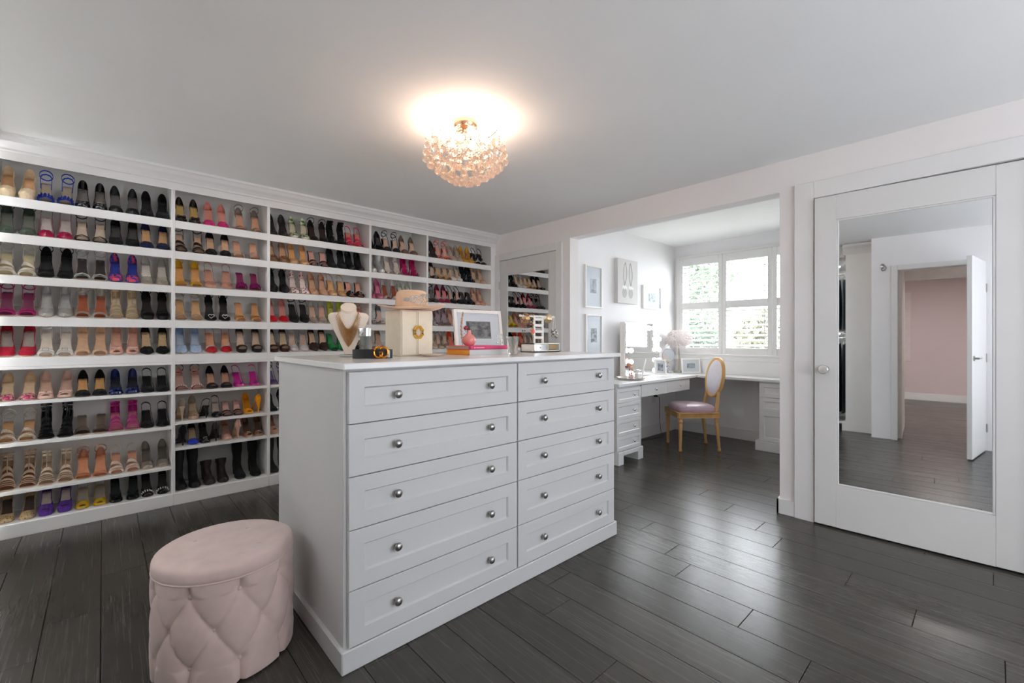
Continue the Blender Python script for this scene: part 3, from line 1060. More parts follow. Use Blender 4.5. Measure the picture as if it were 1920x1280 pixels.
    (3, 4, 1.5553, 1.6391, 'PU', 'c8cc3c', 'p', 'c4c060', '-', 'chartreuse pumps'),
    (3, 4, 1.7266, 1.8104, 'SL', 'd88872', 'l', 'd07c66', 'loop', 'salmon slingback sandals'),
    (3, 5, 1.0525, 1.1363, 'AS', '42201f', 's', 'dcc09c', 'loop,plat', 'burgundy ankle-strap pumps'),
    (3, 5, 1.2201, 1.3039, 'SL', 'e6dcda', 'p', 'd8b8a4', 'trim', 'white and pink slingback pumps'),
    (3, 5, 1.3877, 1.4715, 'DO', '3e2a22', 's', 'dcb296', 'plat', 'brown suede pumps'),
    (3, 5, 1.5553, 1.6391, 'MU', '2a9a52', 's', '2c8a4c', 'wide', 'emerald green mules'),
    (3, 5, 1.7316, 1.8154, 'XS', '2a2426', 'm', '6a5a58', 'loop', 'dark silver-trim sandals'),
    (3, 6, 1.0525, 1.1363, 'SL', '7a52a4', 'c', '8a78a8', 'loop,peep', 'clear purple slingbacks'),
    (3, 7, 1.0525, 1.1363, 'DO', '1b1d22', 's', '2a2a2e', '-', "black d'orsay heels"),
    (3, 8, 1.0525, 1.1363, 'PE', 'c89a84', 's', 'b88a76', 'plat', 'nude peep-toe platforms'),
    (3, 9, 1.0605, 1.1443, 'BT', '161b1c', 'l', '111111', 'tall', 'black leather tall boots'),
    (4, 1, 1.9306, 2.0144, 'PU', '191b1e', 'glit', '54504c', '-', 'black glitter pumps'),
    (4, 1, 2.101, 2.196, 'SL', '3a302e', 's', 'dcb8a0', 'loop', 'dark taupe slingback pumps'),
    (4, 1, 2.299, 2.392, 'DO', '7e6a5c', 's', 'e0b8a0', '-', "taupe d'orsay pumps"),
    (4, 2, 1.9361, 2.0199, 'AB', 'd8d8d4', 'm', 'c8c8c4', '-', 'silver ankle booties'),
    (4, 2, 2.125, 2.214, 'AS', 'eee8e0', 'l', 'd8cabc', 'loop', 'white ankle-strap sandals'),
    (4, 2, 2.311, 2.407, 'CB', 'c81468', 's', 'b0205c', '-', 'fuchsia caged heels'),
    (4, 3, 1.9295, 2.0133, 'PU', 'd882a0', 'm', 'd07c98', '-', 'pink metallic pumps'),
    (4, 3, 2.0971, 2.1869, 'AS', 'e0dcd8', 'p', '984c34', 'loop,buckle', 'white sandals with brown insoles'),
    (4, 3, 2.2707, 2.3545, 'PE', 'cfcabd', 'c', 'd2cabc', '-', 'clear pumps'),
    (4, 4, 1.9431, 2.0269, 'AS', '707470', 's', 'd4b8ac', 'ring,loop', 'grey sandals with pearl rings'),
    (4, 5, 1.9406, 2.0244, 'AS', 'ccb49c', 'm', 'd0a890', 'loop,pearl', 'champagne crystal sandals'),
    (5, 1, 2.5595, 2.6433, 'PU', '2a2622', 'lace', '3a3430', '-', 'black lace pumps'),
    (5, 1, 2.7271, 2.8109, 'XS', 'f05838', 'p', 'e8b4a0', 'loop', 'coral strappy sandals'),
    (5, 1, 2.8947, 2.9785, 'PU', 'bfae9c', 's', 'c4b09a', '-', 'beige pointed pumps'),
    (5, 1, 3.0623, 3.1461, 'DO', 'd8a030', 's', 'b87c28', 'buckle', 'mustard yellow pumps'),
    (5, 1, 3.2299, 3.3137, 'XS', '26201f', 'l', '2c2624', 'pearl,many', 'black studded sandals'),
    (5, 2, 2.5595, 2.6433, 'AS', '2a2624', 's', 'd8bca8', '-', 'black and nude sandals'),
    (5, 2, 2.7271, 2.8109, 'MU', 'd8b484', 'l', 'dcb890', 'wide', 'tan wide-band mules'),
    (5, 2, 2.8947, 2.9785, 'SL', 'e6e0d4', 'p', 'dcb894', '-', 'cream slingback pumps'),
    (5, 2, 3.0623, 3.1461, 'CB', '1b2430', 's', '20262e', '-', 'dark navy caged heels'),
    (5, 2, 3.2299, 3.3137, 'DO', 'd0ab8a', 'p', 'd6b092', '-', "nude d'orsay pumps"),
    (5, 3, 2.5595, 2.6433, 'XS', '3a3634', 'm', '6e6864', 'loop', 'black and silver sandals'),
    (5, 3, 2.7271, 2.8109, 'DO', '8a2a48', 's', 'f09090', 'trim', 'burgundy and pink pumps'),
    (5, 3, 2.8947, 2.9785, 'SL', '1a1a1e', 's', 'dcb09a', '-', 'black slingbacks with nude insoles'),
    (5, 3, 3.0623, 3.1461, 'MU', '20242e', 's', '3a3434', 'wide', 'navy mules'),
    (5, 3, 3.2299, 3.3137, 'DO', 'd4a088', 'l', 'd49c80', '-', "blush d'orsay pumps"),
    (5, 4, 2.5595, 2.6433, 'PE', 'c8c2c0', 'm', 'b8b0b0', '-', 'silver peep-toe pumps'),
    (5, 4, 2.7271, 2.8109, 'AS', 'b09aa0', 'm', 'a89098', 'loop', 'mauve ankle-strap sandals'),
    (5, 4, 2.8947, 2.9785, 'PU', 'd8a490', 'l', 'd8a490', '-', 'blush pumps'),
    (5, 4, 3.0623, 3.1461, 'MU', 'e8c830', 'p', 'd8b860', 'wide', 'sunny yellow mules'),
    (5, 4, 3.2299, 3.322, 'PU', 'e08088', 's', 'e09890', '-', 'rose pink pumps'),
    (5, 5, 2.5595, 2.6433, 'SL', 'd8c2ac', 'l', 'd0b49c', '-', 'oatmeal slingback pumps'),
    (5, 5, 2.7271, 2.8109, 'SL', 'c8b8a8', 'm', 'd8b8a0', 'loop', 'champagne slingbacks'),
    (5, 5, 2.8947, 2.9785, 'AS', 'f05830', 'l', 'e07050', 'loop', 'orange ankle-strap sandals'),
    (5, 5, 3.0666, 3.1504, 'PU', '1c1a1c', 's', '2a2426', '-', 'black pumps'),
    (5, 5, 3.2396, 3.3234, 'AB', '151517', 'l', '151517', '-', 'black ankle booties'),
]
rng = random.Random(3)
for bay, row, xa, xb, ty, colr, fin, ins, flg, desc in SHOES:
    fl_ = [] if flg == '-' else flg.split(',')
    parts, S = shoe_parts(ty, fl_)
    if row <= 5:
        zf, tilt, y0 = LIPS[row - 1][0] - .006, TILT, YF + .030
        z0 = zf + (y0 - YF - .016) * math.tan(TILT) + .0012
    elif row == 9:
        z0, tilt, y0 = .0868, 0, YF + .028
    else:
        z0, tilt, y0 = LOW[bay - 1][row - 6] + .0008, 0, YF + .026
    for k, x in enumerate((xa, xb)):
        rev = ('rev%d' % (k + 1)) in fl_
        yaw = rng.uniform(-.03, .03) + (.025 if k == 0 else -.025)
        y = y0 + rng.uniform(0, .012)
        if rev:
            loc, rot = (x, y + S.L, z0), (0, 0, yaw)
        else:
            loc, rot = (x, y, z0), (tilt, 0, PI + yaw)
            loc = (x, y, z0 + (y - y0) * math.tan(tilt))
        side = 'left' if k == 0 else 'right'
        o = thing(KIND[ty], '%s shoe of %s, %s shelf of %s shelving bay' % (side, desc, ROWN[row - 1], BAYN[bay - 1]),
                  'boot' if ty in ('BT', 'AB') else 'shoe', loc, rot, 'shoes on the %s shelf of the %s bay' % (ROWN[row - 1], BAYN[bay - 1]))
        o.rotation_mode = 'ZYX'
        sf = {(2, 7): .92, (2, 8): .92, (3, 8): .9, (1, 9): .93, (3, 9): .94, (5, 5): .96}.get((bay, row), 1.0)
        o.scale = (sf, sf, sf)
        mm = {'up': shoemat(colr, fin), 'in': shoemat(ins, 'l'), 'metal': SILVER, 'pearl': PEARL,
              'sole': shoemat(colr, 'l') if fin in 'spml' and 'plat' in fl_ else shoemat('2a2420' if int(colr[:2], 16) < 90 else 'b89a80', 'l')}
        for n, me, kx in parts:
            if n == 'heel' and fin in ('c', 'lips', 'leopard', 'palm'):
                meshobj(n, me, o, m=shoemat(ins, 'l'))
            elif n in ('heel', 'heel_counter') and ('dkc' in fl_ or 'nuc' in fl_):
                meshobj(n, me, o, m=shoemat('17171a', 's') if 'dkc' in fl_ else shoemat(ins, 's'))
            else:
                meshobj(n, me, o, m=mm[kx])


# ---------------------------------------------------------------- cabinets: shaker fronts and knobs
def shaker_mesh(name, w, h, th=.02, st=.058, rec=.009, tr=.057):
    """front towards -y at y=0, x 0..w, z 0..h"""
    m = MB()
    e = .0015
    o = [(0, 0), (w, 0), (w, h), (0, h)]
    i1 = [(st, tr), (w - st, tr), (w - st, h - tr), (st, h - tr)]
    g = .006
    i2 = [(st + g, tr + g), (w - st - g, tr + g), (w - st - g, h - tr - g), (st + g, h - tr - g)]
    oe = [(e, e), (w - e, e), (w - e, h - e), (e, h - e)]
    rings = [[(x, th, z) for x, z in o], [(x, e, z) for x, z in o], [(x, 0, z) for x, z in oe], [(x, 0, z) for x, z in i1], [(x, rec, z) for x, z in i2]]
    m.loft(rings)
    return m.mesh(name)


def knob_mesh(r=.0165):
    k = r / .0165
    return MB().lathe([(.0075 * k, 0), (.0065 * k, .006 * k), (.006 * k, .012 * k), (.010 * k, .016 * k), (.0165 * k, .020 * k), (.0165 * k, .024 * k), (.012 * k, .029 * k), (.0005, .031 * k)], (0, 0, 0), 16, '-y').mesh('knob', True, False, math.radians(50))


DRESS = mat('dresser_paint', 'd0d0cf', .38, var=.012, nscale=3)
KNOB = knob_mesh()
KNOB.materials.append(NICKEL)
KNOBC = knob_mesh(.0135)
KNOBC.materials.append(CHROME)

# ---------------------------------------------------------------- island dresser
DX0, DX1, DYF, DYB = .640, 2.318, 1.585, 2.40
dr = thing('dresser', 'large white island chest of ten shaker drawers with round nickel knobs', 'dresser', ((DX0 + DX1) / 2, (DYF + DYB) / 2, 0))
ox, oy = (DX0 + DX1) / 2, (DYF + DYB) / 2
MB().box(DX0 - ox, DX1 - ox, DYF + .012 - oy, DYB - oy, .08, 1.094, .002).build('carcass', DRESS, dr)
pl = MB()
pl.box(DX0 - .014 - ox, DX1 + .016 - ox, DYF - .01 - oy, DYB + .012 - oy, 0, .083, .004)
pl.build('plinth', DRESS, dr)
ZB = [1.089, .897, .705, .511, .291, .086]
for (xa, xb, ks) in ((.653, 1.487, (.843, 1.317)), (1.495, 2.305, (1.676, 2.142))):
    for i in range(5):
        zt, zb = ZB[i] - .0018, ZB[i + 1] + .0018
        me = shaker_mesh('drawer', xb - xa, zt - zb)
        me.materials.append(DRESS)
        d = meshobj('drawer', me, dr, (xa - ox, DYF - .008 - oy, zb))
        for kx in ks:
            meshobj('knob', KNOB, d, (kx - xa, .009, (zt - zb) / 2))
tag(MB().box(DX0 - .016, DX1 + .03, DYF - .03, DYB + .02, 1.096, 1.12, .004).build('worktop', mat('quartz_top', 'ececea', .18, var=.02, nscale=6)),
    'white stone worktop lying on the island dresser', 'worktop')
TZ = 1.1205

# ---------------------------------------------------------------- things on the worktop
# jewellery bust
CREAM = mat('cream_linen', 'ecdccb', .7, var=.03, nscale=120, bump=.15, bscale=500)
bu = thing('jewellery_bust', 'cream linen jewellery bust with flat oval neck top on the worktop', 'bust', (.868, 2.10, TZ), (0, 0, math.radians(-24)))
rings = []
for z, rx, ry, yc in ((.012, .018, .010, .012), (.03, .024, .012, .010), (.07, .040, .018, .006), (.11, .058, .026, .003), (.15, .076, .034, 0), (.18, .090, .039, 0), (.198, .093, .038, .004), (.210, .080, .036, .008), (.214, .055, .036, .010), (.218, .035, .030, .008)):
    rings.append([(rx * math.cos(2 * PI * j / 28), yc - ry * .3 + ry * math.sin(2 * PI * j / 28) * (1.0 if math.sin(2 * PI * j / 28) < 0 else .5), z) for j in range(28)])
MB().loft(rings).build('bust_body', CREAM, bu, True, math.radians(60))
nk = MB()
tl_ = math.radians(38)
nk.loft([[(r * math.cos(2 * PI * j / 32), .004 - d * math.sin(tl_) + r * math.sin(2 * PI * j / 32) * math.cos(tl_), .205 + d * math.cos(tl_) + r * math.sin(2 * PI * j / 32) * math.sin(tl_)) for j in range(32)] for r, d in ((.040, -.01), (.037, .015), (.0355, .03), (.0365, .040), (.0355, .043), (.001, .043))])
nk.build('neck_top', CREAM, bu, True, math.radians(60))
MB().box(-.045, .045, .004, .062, 0, .012, .003).build('base', mat('grey_base', 'b8b2aa', .6), bu)
# fringe necklace hanging on it
nl = thing('fringe_necklace', 'gold chain fringe necklace hanging on the cream bust', 'necklace', (.868, 2.10, TZ), (0, 0, math.radians(-24)))


def bust_front(x, z):
    best = None
    prev = None
    for zz, rx, ry, yc in ((.012, .018, .010, .012), (.03, .024, .012, .010), (.07, .040, .018, .006), (.11, .058, .026, .003), (.15, .076, .034, 0), (.18, .090, .039, 0), (.198, .093, .038, .004), (.210, .080, .036, .008), (.216, .052, .036, .010), (.224, .041, .037, .008), (.26, .037, .036, .004)):
        if prev and prev[0] <= z <= zz:
            f = (z - prev[0]) / (zz - prev[0])
            rx, ry, yc = (prev[i] + f * ((rx, ry, yc)[i - 1] - prev[i]) for i in (1, 2, 3))
            return yc - ry * .3 - ry * math.sqrt(max(0, 1 - min(1, (x / rx) ** 2)))
        prev = (zz, rx, ry, yc)
    return 0


arc = []
fr = MB()
for i in range(41):
    u = -1 + i / 20
    x = .047 * u
    z = .132 + .088 * abs(u) ** 1.9
    arc.append((x, bust_front(x, z) - .009, z))
MB().tube(arc, .0022, 6).build('chain', PGOLD, nl, True)
for i in range(1, 40):
    u = -1 + i / 20
    x = .047 * u
    z = .132 + .088 * abs(u) ** 1.9
    ln = .022 + .062 * (1 - abs(u)) ** .8
    P = [(x * (1 + .25 * q), bust_front(x * (1 + .25 * q), max(.012, z - ln * q)) - .0085, z - ln * q) for q in (0, .33, .66, 1)]
    fr.tube(P, .0013, 4)
fr.build('fringe', PGOLD, nl)
# acrylic tumbler with silver rim
gl = thing('glass_tumbler', 'clear straight tumbler with a broad silver rim before the bust', 'glass', (.905, 2.0, TZ))
MB().lathe([(.026, 0), (.027, .003), (.029, .10), (.0275, .10), (.0255, .008), (.001, .008)], n=28).build('glass_body', GLASS, gl, True)
MB().lathe([(.0291, .100), (.0296, .136), (.0285, .137), (.028, .100)], n=28).build('silver_rim', CHROME, gl, True)
# belt with two interlocked letters
bl = thing('belt', 'coiled black leather belt with gold interlocking G buckle', 'belt', (.886, 1.882, TZ), (0, 0, math.radians(-33)))
bm_ = MB()
P0 = []
for i in range(56):
    a = -PI / 2 + 2 * PI * 1.9 * i / 55
    r = 1 - .05 * i / 55
    P0.append((.086 * r * math.cos(a), .030 * r * math.sin(a)))
rings = []
for i, (x, y) in enumerate(P0):
    nx, ny = x / .086, y / .030
    q = math.hypot(nx, ny) or 1
    nx, ny = nx / q * .0015, ny / q * .0015
    rings.append([(x - nx, y - ny, .0005), (x + nx, y + ny, .0005), (x + nx, y + ny, .040), (x - nx, y - ny, .040)])
bm_.loft(rings)
bm_.build('strap', BLACK, bl, True, math.radians(40))


def gee(cx, cz, r, flip):
    P = [(cx + flip * r * .82 * math.cos(a), -.034 - (.004 if flip < 0 else 0), cz + r * math.sin(a)) for a in [math.radians(40 + 285 * i / 22) for i in range(23)]]
    e = P[-1]
    return MB().tube(P, .0042, 8).tube([(e[0], e[1], e[2] - .001), (cx + flip * r * .80, e[1], cz + .001), (cx + flip * .1 * r, e[1], cz + .001)], .0038, 8)


BUCKLE = mat('buckle_gold', 'e08a28', .25, metal=.9, var=.05)
gee(.030, .028, .0225, 1).build('buckle_letter', BUCKLE, bl, True)
gee(.052, .028, .0225, -1).build('buckle_letter', BUCKLE, bl, True)
bk = MB()
bk.box(.066, .078, -.030, -.020, .004, .037, .002)
bk.build('belt_keeper', mat('pale_keeper', 'b8c4d4', .4), bl)
# hat box with hat
HB = mat('cream_box', 'eddfc8', .6, var=.03, nscale=30)
hb = thing('hat_box', 'tall cream box with double doors and gold octagonal ring', 'box', (1.175, 2.07, TZ))
MB().box(-.092, .092, -.082, .082, 0, .232, .003).build('box_body', HB, hb)
for s in (-1, 1):
    MB().box(s * .003, s * .088, -.089, -.082, .006, .226, .002).build('box_door', HB, hb)
    MB().box(s * .001, s * .008, -.0925, -.089, .006, .226, .001).build('door_edge', HB, hb)
og = [(.028 * math.cos(PI / 4 * j + PI / 8), -.097, .120 + .031 * math.sin(PI / 4 * j + PI / 8)) for j in range(8)]
MB().tube(og, .0055, 8, closed=True).tube([(x * .72, y - .003, .120 + (z - .120) * .74) for x, y, z in og], .003, 6, closed=True).build('ring_handle', mat('yellow_gold', 'f0bc50', .2, metal=.75), hb, True)
ht = thing('hat', 'peach felt hat with crystal sprays sitting on the cream box', 'hat', (1.185, 2.06, TZ + .2385), (0, 0, math.radians(-40)))
ht.scale = (1.07, 1.07, 1.12)
FELT = mat('peach_felt', 'e4bf9c', .9, sheen=.3, var=.04, nscale=40)
n = 40
rings = []
for r, z in ((.001, .004), (.076, .004), (.10, .004), (.135, .003), (.158, .006), (.166, .012), (.165, .014), (.155, .010), (.13, .007), (.10, .008), (.080, .010), (.078, .013)):
    rings.append([(r * math.cos(2 * PI * j / n), r * .93 * math.sin(2 * PI * j / n), z + (.012 * (r / .166) ** 2 * math.cos(4 * PI * j / n) if r > .1 else 0)) for j in range(n)])
MB().loft(rings).build('brim', FELT, ht, True)
rings = []
for r, z in ((.0785, .008), (.078, .035), (.076, .060), (.073, .074), (.067, .083), (.056, .088), (.036, .086), (.015, .082), (.001, .081)):
    rings.append([(r * math.cos(2 * PI * j / n), r * .9 * math.sin(2 * PI * j / n), z) for j in range(n)])
MB().loft(rings).build('crown', FELT, ht, True)
cx_ = MB()
rg = random.Random(5)
for i in range(440):
    q = rg.random()
    a = math.radians(-108 + 150 * q)
    zz = .042 + (rg.random() - .5) * (.010 + .095 * q)
    zz = max(.014, min(.070, zz))
    r = .0775 - .05 * max(0, zz - .05)
    cx_.ball((r * math.cos(a), r * .9 * math.sin(a), zz), rg.uniform(.0016, .0034), 6, 4)
cx_.build('crystal_spray', mat('hat_crystals', 'e4e4e6', .12, metal=.75, var=.35, nscale=400), ht)
# dish
tag(MB().lathe([(.030, 0), (.034, .002), (.058, .010), (.060, .012), (.057, .012), (.034, .005), (.001, .004)], (1.205, 1.90, TZ), 32).build('trinket_dish', mat('dish_glaze', 'f0dcc8', .2, var=.03), None, True),
    'small round cream trinket dish in front of the tall cream box', 'dish')


# books
def book(name, label, loc, w, d, t, cover, pages, rot=0, spine_front=True):
    b = thing(name, label, 'book', loc, (0, 0, rot), 'books stacked on the worktop')
    c = mat('cover_' + name + cover, cover, .35, var=.04)
    m = MB()
    m.box(0, w, 0, d, 0, .0028, .0006).box(0, w, 0, d, t - .0028, t, .0006)
    m.box(0, w, 0, .0035, 0, t, .001)
    m.build('cover', c, b)
    MB().box(.004, w - .004, .004, d - .004, .003, t - .003).build('pages', mat('pages' + pages, pages, .8, var=.06, nscale=300, stretch=(.1, .1, 8)), b)
    return b


b1 = book('book', 'orange hardcover book with a pale grey spine, bottom of the stack', (1.42, 1.872, TZ), .268, .218, .028, 'f08a30', 'f5b040')
MB().box(.0, .268, -.0012, .0, 0, .028).build('spine', mat('grey_spine', 'd4d6d6', .4), b1)
b2 = book('book', 'bright pink book with rounded spine on the orange book', (1.424, 1.874, TZ + .0285), .262, .214, .021, 'e0507e', 'c9b8a2')
MB().tube([(.0, .002, .0105), (.262, .002, .0105)], .0102, 12).build('spine', mat('pink_spine', 'e0487c', .35), b2, True)
MB().box(.024, .030, -.0088, -.0082, .007, .014).box(.036, .092, -.0088, -.0082, .009, .012).build('spine_print', mat('white_print', 'f2dfe4', .5), b2)
# apple-shaped vase
va = thing('bud_vase', 'small pink glazed apple-shaped vase standing on the books', 'vase', (1.478, 1.952, TZ + .050))
MB().lathe([(.018, 0), (.026, .003), (.035, .016), (.038, .030), (.034, .046), (.020, .058), (.013, .064), (.0105, .078), (.011, .084), (.009, .084), (.007, .06)], n=28).build('vase_body', mat('pink_glaze', 'e88f88', .12, var=.03, coat=.4), va, True)
MB().lathe([(.009, .078), (.010, .092), (.006, .096), (.003, .100)], n=12).tube([(0, 0, .098), (-.008, -.004, .108)], .0016, 5).build('stem', mat('dark_stem', '4a2a28', .5), va, True)
# picture frame
WFRAME = mat('white_frame_wood', 'eeebe6', .4, var=.02, nscale=30)


def frame(name, label, loc, rot, w, h, bar, th, mw, mh, mox, moz, photo, cat='picture frame', group=None, glass=True):
    f = thing(name, label, cat, loc, rot, group)
    for (a, b_, c, d_) in ((0, bar, 0, h), (w - bar, w, 0, h), (bar, w - bar, 0, bar), (bar, w - bar, h - bar, h)):
        MB().box(a, b_, 0, th, c, d_, .002).build('frame_bar', WFRAME, f)
    MB().box(bar, w - bar, th * .45, th * .55, bar, h - bar).build('mat_board', mat('mat_board', 'e4e6e8', .6, var=.01), f)
    MB().box(w / 2 + mox - mw / 2, w / 2 + mox + mw / 2, th * .38, th * .44, h / 2 + moz - mh / 2, h / 2 + moz + mh / 2).build('photo', photo, f)
    if glass:
        MB().box(bar, w - bar, th * .16, th * .19, bar, h - bar).build('glass', PANE, f)
    return f


def photomat(name, seed, lo='1c1c1e', hi='c8c8c8', scale=14):
    m = mat(name, '808080', .35)
    nt = m.node_tree
    b = nt.nodes['Principled BSDF']
    tc = nt.nodes.new('ShaderNodeTexCoord')
    mp = nt.nodes.new('ShaderNodeMapping')
    mp.inputs['Location'].default_value = (seed, seed * 1.7, seed * .6)
    mp.inputs['Scale'].default_value = (1, 1, 1.4)
    t = nt.nodes.new('ShaderNodeTexNoise')
    t.inputs['Scale'].default_value = scale
    t.inputs['Detail'].default_value = 4
    r = nt.nodes.new('ShaderNodeValToRGB')
    r.color_ramp.elements[0].position = .38
    r.color_ramp.elements[1].position = .62
    r.color_ramp.elements[0].color = lin(lo) + [1]
    r.color_ramp.elements[1].color = lin(hi) + [1]
    nt.links.new(tc.outputs['Object'], mp.inputs['Vector'])
    nt.links.new(mp.outputs[0], t.inputs['Vector'])
    nt.links.new(t.outputs['Fac'], r.inputs['Fac'])
    nt.links.new(r.outputs['Color'], b.inputs['Base Color'])
    return m


frame('photo_frame', 'white wide-mat frame with black and white photo leaning on the worktop', (1.605, 2.245, TZ + .0038), (math.radians(-8), 0, math.radians(-3)), .375, .272, .022, .02, .190, .112, .0, .006, photomat('photo_bw_a', 1.3, '2a2826', '8a8680', 30))
# chain with red stone hung on a slim stand
cs = thing('necklace_stand', 'slim stand with gold link necklace and red rose stone', 'necklace stand', (1.565, 2.128, TZ))
MB().lathe([(.030, 0), (.030, .006), (.004, .008), (.003, .20), (.003, .238)], n=14).build('stand', clearmat('acrylic', 'f0eeea', .55), cs, True)
ch = MB()
for i in range(16):
    z = .236 - i * .0115
    q = [(-.006 - .012 * math.sin(i / 15 * 3.0) + (.004 * math.cos(a)), -.008 + (.004 * math.sin(a) if i % 2 else 0), z + .008 * math.sin(a) * (1 if i % 2 == 0 else .9)) for a in [2 * PI * j / 10 for j in range(10)]]
    ch.tube(q, .0016, 5, closed=True)
ch.build('link_chain', GOLD, cs, True)
st = MB().ball((.012, -.010, .150), .011, 12, 8)
for i in range(6):
    st.ball((.012 + .009 * math.cos(i), -.014, .150 + .009 * math.sin(i * 1.047 * 1.0)), .005, 8, 5)
st.build('red_stone', mat('red_stone', 'a01428', .2), cs, True)
lf = MB()
for i in range(7):
    lf.ball((.010 + .006 * math.sin(i * 2.2), -.010, .134 - i * .008), .0042, 6, 4)
lf.build('silver_beads', SILVER, cs, True)
# drop earrings on a wire holder in front of the frame
eh = thing('earring_holder', 'thin wire holder with silver drop earrings before the white frame', 'earring holder', (1.86, 2.135, TZ))
MB().lathe([(.022, 0), (.022, .004), (.002, .006), (.0018, .115)], n=12).tube([(-.03, 0, .113), (.03, 0, .113)], .0016, 6).build('wire_stand', SILVER, eh, True)
for x in (-.024, .022):
    m = MB()
    for i in range(4):
        m.ball((x, -.004, .104 - i * .014), .0045 + .002 * (i % 2), 8, 5)
    m.build('earring', mat('earring_crystal', 'd4d6d8', .1, metal=.6), eh, True)
# cut crystal tumbler
cg = thing('crystal_tumbler', 'cut crystal tumbler flaring upwards near the worktop edge', 'glass', (1.628, 1.762, TZ))
rings = []
for k, (r, z) in enumerate(((.022, 0), (.0235, .004), (.0255, .025), (.028, .045), (.0305, .065), (.0325, .085), (.034, .100))):
    rings.append([((r + (.0016 if (j + k) % 2 and 0 < k < 6 else 0)) * math.cos(2 * PI * j / 24), (r + (.0016 if (j + k) % 2 and 0 < k < 6 else 0)) * math.sin(2 * PI * j / 24), z) for j in range(24)])
for r, z in ((.032, .100), (.027, .05), (.020, .012), (.001, .012)):
    rings.append([(r * math.cos(2 * PI * j / 24), r * math.sin(2 * PI * j / 24), z) for j in range(24)])
MB().loft(rings).build('cut_glass', clearmat('cut_crystal', 'f2f2f0', .45, .03, True, 1.4), cg)
# jewellery organiser
jo = thing('jewellery_organiser', 'white jewellery organiser with two open compartments and ladder stand', 'jewellery stand', (2.0, 1.965, TZ))
WGL = mat('white_gloss', 'efece6', .2, var=.02)
m = MB()
for y0 in (0, .116):
    m.box(0, .245, y0, y0 + .006, 0 if y0 else 0, .012 if y0 == 0 else .058)
m.box(0, .245, 0, .122, 0, .006).box(0, .245, 0, .122, .052, .058)
m.box(0, .006, 0, .122, 0, .058).box(.239, .245, 0, .122, 0, .058).box(.127, .133, 0, .122, 0, .058)
m.build('tray_box', WGL, jo)
MB().box(.008, .125, .004, .008, .008, .05).build('mirror_drawer', mat('drawer_mirror', 'd8dada', .1, metal=.8), jo)
MB().ball((.066, -.002, .03), .005, 8, 6).build('knob', CHROME, jo, True)
MB().box(.15, .232, .012, .05, .014, .05, .004).build('gift_card_stack', mat('kraft_gold', 'a89468', .5), jo)
m = MB()
for x in (.055, .135):
    m.box(x, x + .014, .055, .069, .058, .235, .002)
for z in (.085, .125, .165, .205):
    m.box(.055, .149, .056, .068, z, z + .018, .002)
m.box(-.070, .255, .056, .068, .226, .240, .002)
m.build('ladder_stand', WGL, jo)


def bangle(label, x, col_m, n_, r, z, group, name='bracelet'):
    for i in range(n_):
        xx = x + i * .0085
        q = [(2.0 + xx + .0006 * math.sin(3 * a), 1.965 + .062 + r * .62 * math.cos(a), TZ + z - r + r * math.sin(a)) for a in [2 * PI * j / 22 for j in range(22)]]
        o = MB().tube(q, .0028, 6, closed=True).build(name, col_m, None, True)
        tag(o, label % ['first', 'second', 'third', 'fourth', 'fifth'][i], 'bracelet', group)


bangle('%s thin gold bracelet from left on the organiser left arm', -.026, PGOLD, 4, .030, .248, 'gold bracelets on the left arm')
bangle('%s pale gold bracelet from left on the organiser right arm', .178, mat('champagne_metal', 'd8c098', .3, metal=.9), 5, .026, .248, 'gold bracelets on the right arm')
for k, (x, ln, mm, lb) in enumerate(((.024, .12, PGOLD, 'long gold bead necklace with coral stone hanging from organiser left arm'), (-.050, .15, mat('bronze_beads', '7a5a44', .3, metal=.6), 'dark bronze bead necklace hanging from organiser left arm'))):
    nk = thing('bead_necklace', lb, 'necklace', (2.0 + x, 1.965 + .052, TZ + .238))
    m = MB()
    for i in range(18):
        a = PI * i / 17
        m.ball((.012 * math.cos(a), -.010, -ln * math.sin(a)), .0045 if i % 3 else .0062, 8, 5)
    m.tube([(.012, -.010, 0), (.0, .004, .004), (-.012, -.010, 0)], .0015, 5)
    m.build('beads', mm, nk, True)
    if k == 0:
        MB().ball((.004, -.016, -.105), .011, 8, 6, 1.4).build('coral_stone', mat('coral_stone', 'f06858', .25), nk, True)
nk = thing('charm_necklace', 'chunky silver charm necklace hanging from organiser right arm', 'necklace', (2.0 + .236, 1.965 + .052, TZ + .238))
m = MB()
rg = random.Random(2)
for i in range(26):
    m.ball((rg.uniform(-.024, .024), -.010 + rg.uniform(-.008, .006), -.085 - rg.uniform(0, .055)), rg.uniform(.008, .012), 8, 5)
m.build('charm_cluster', mat('silver_charms', 'a8a49e', .25, metal=.85, var=.3, nscale=100), nk, True)
MB().tube([(-.012, -.008, -.09), (-.004, -.010, 0), (.004, .006, .005), (.008, -.010, 0), (.014, -.008, -.09)], .0016, 5).build('cord', WGL, nk, True)

# ---------------------------------------------------------------- ottoman
OT = thing('ottoman', 'round tufted blush velvet ottoman standing beside the island dresser', 'ottoman', (.353, 2.02, 0))
R0, HB_ = .222, .372
NA, NZ = 270, 96
PIT = 2 * PI / 9
TH0 = math.radians(270.5)
RSP, ZT, ZL = .122, .327, .083
rings = []


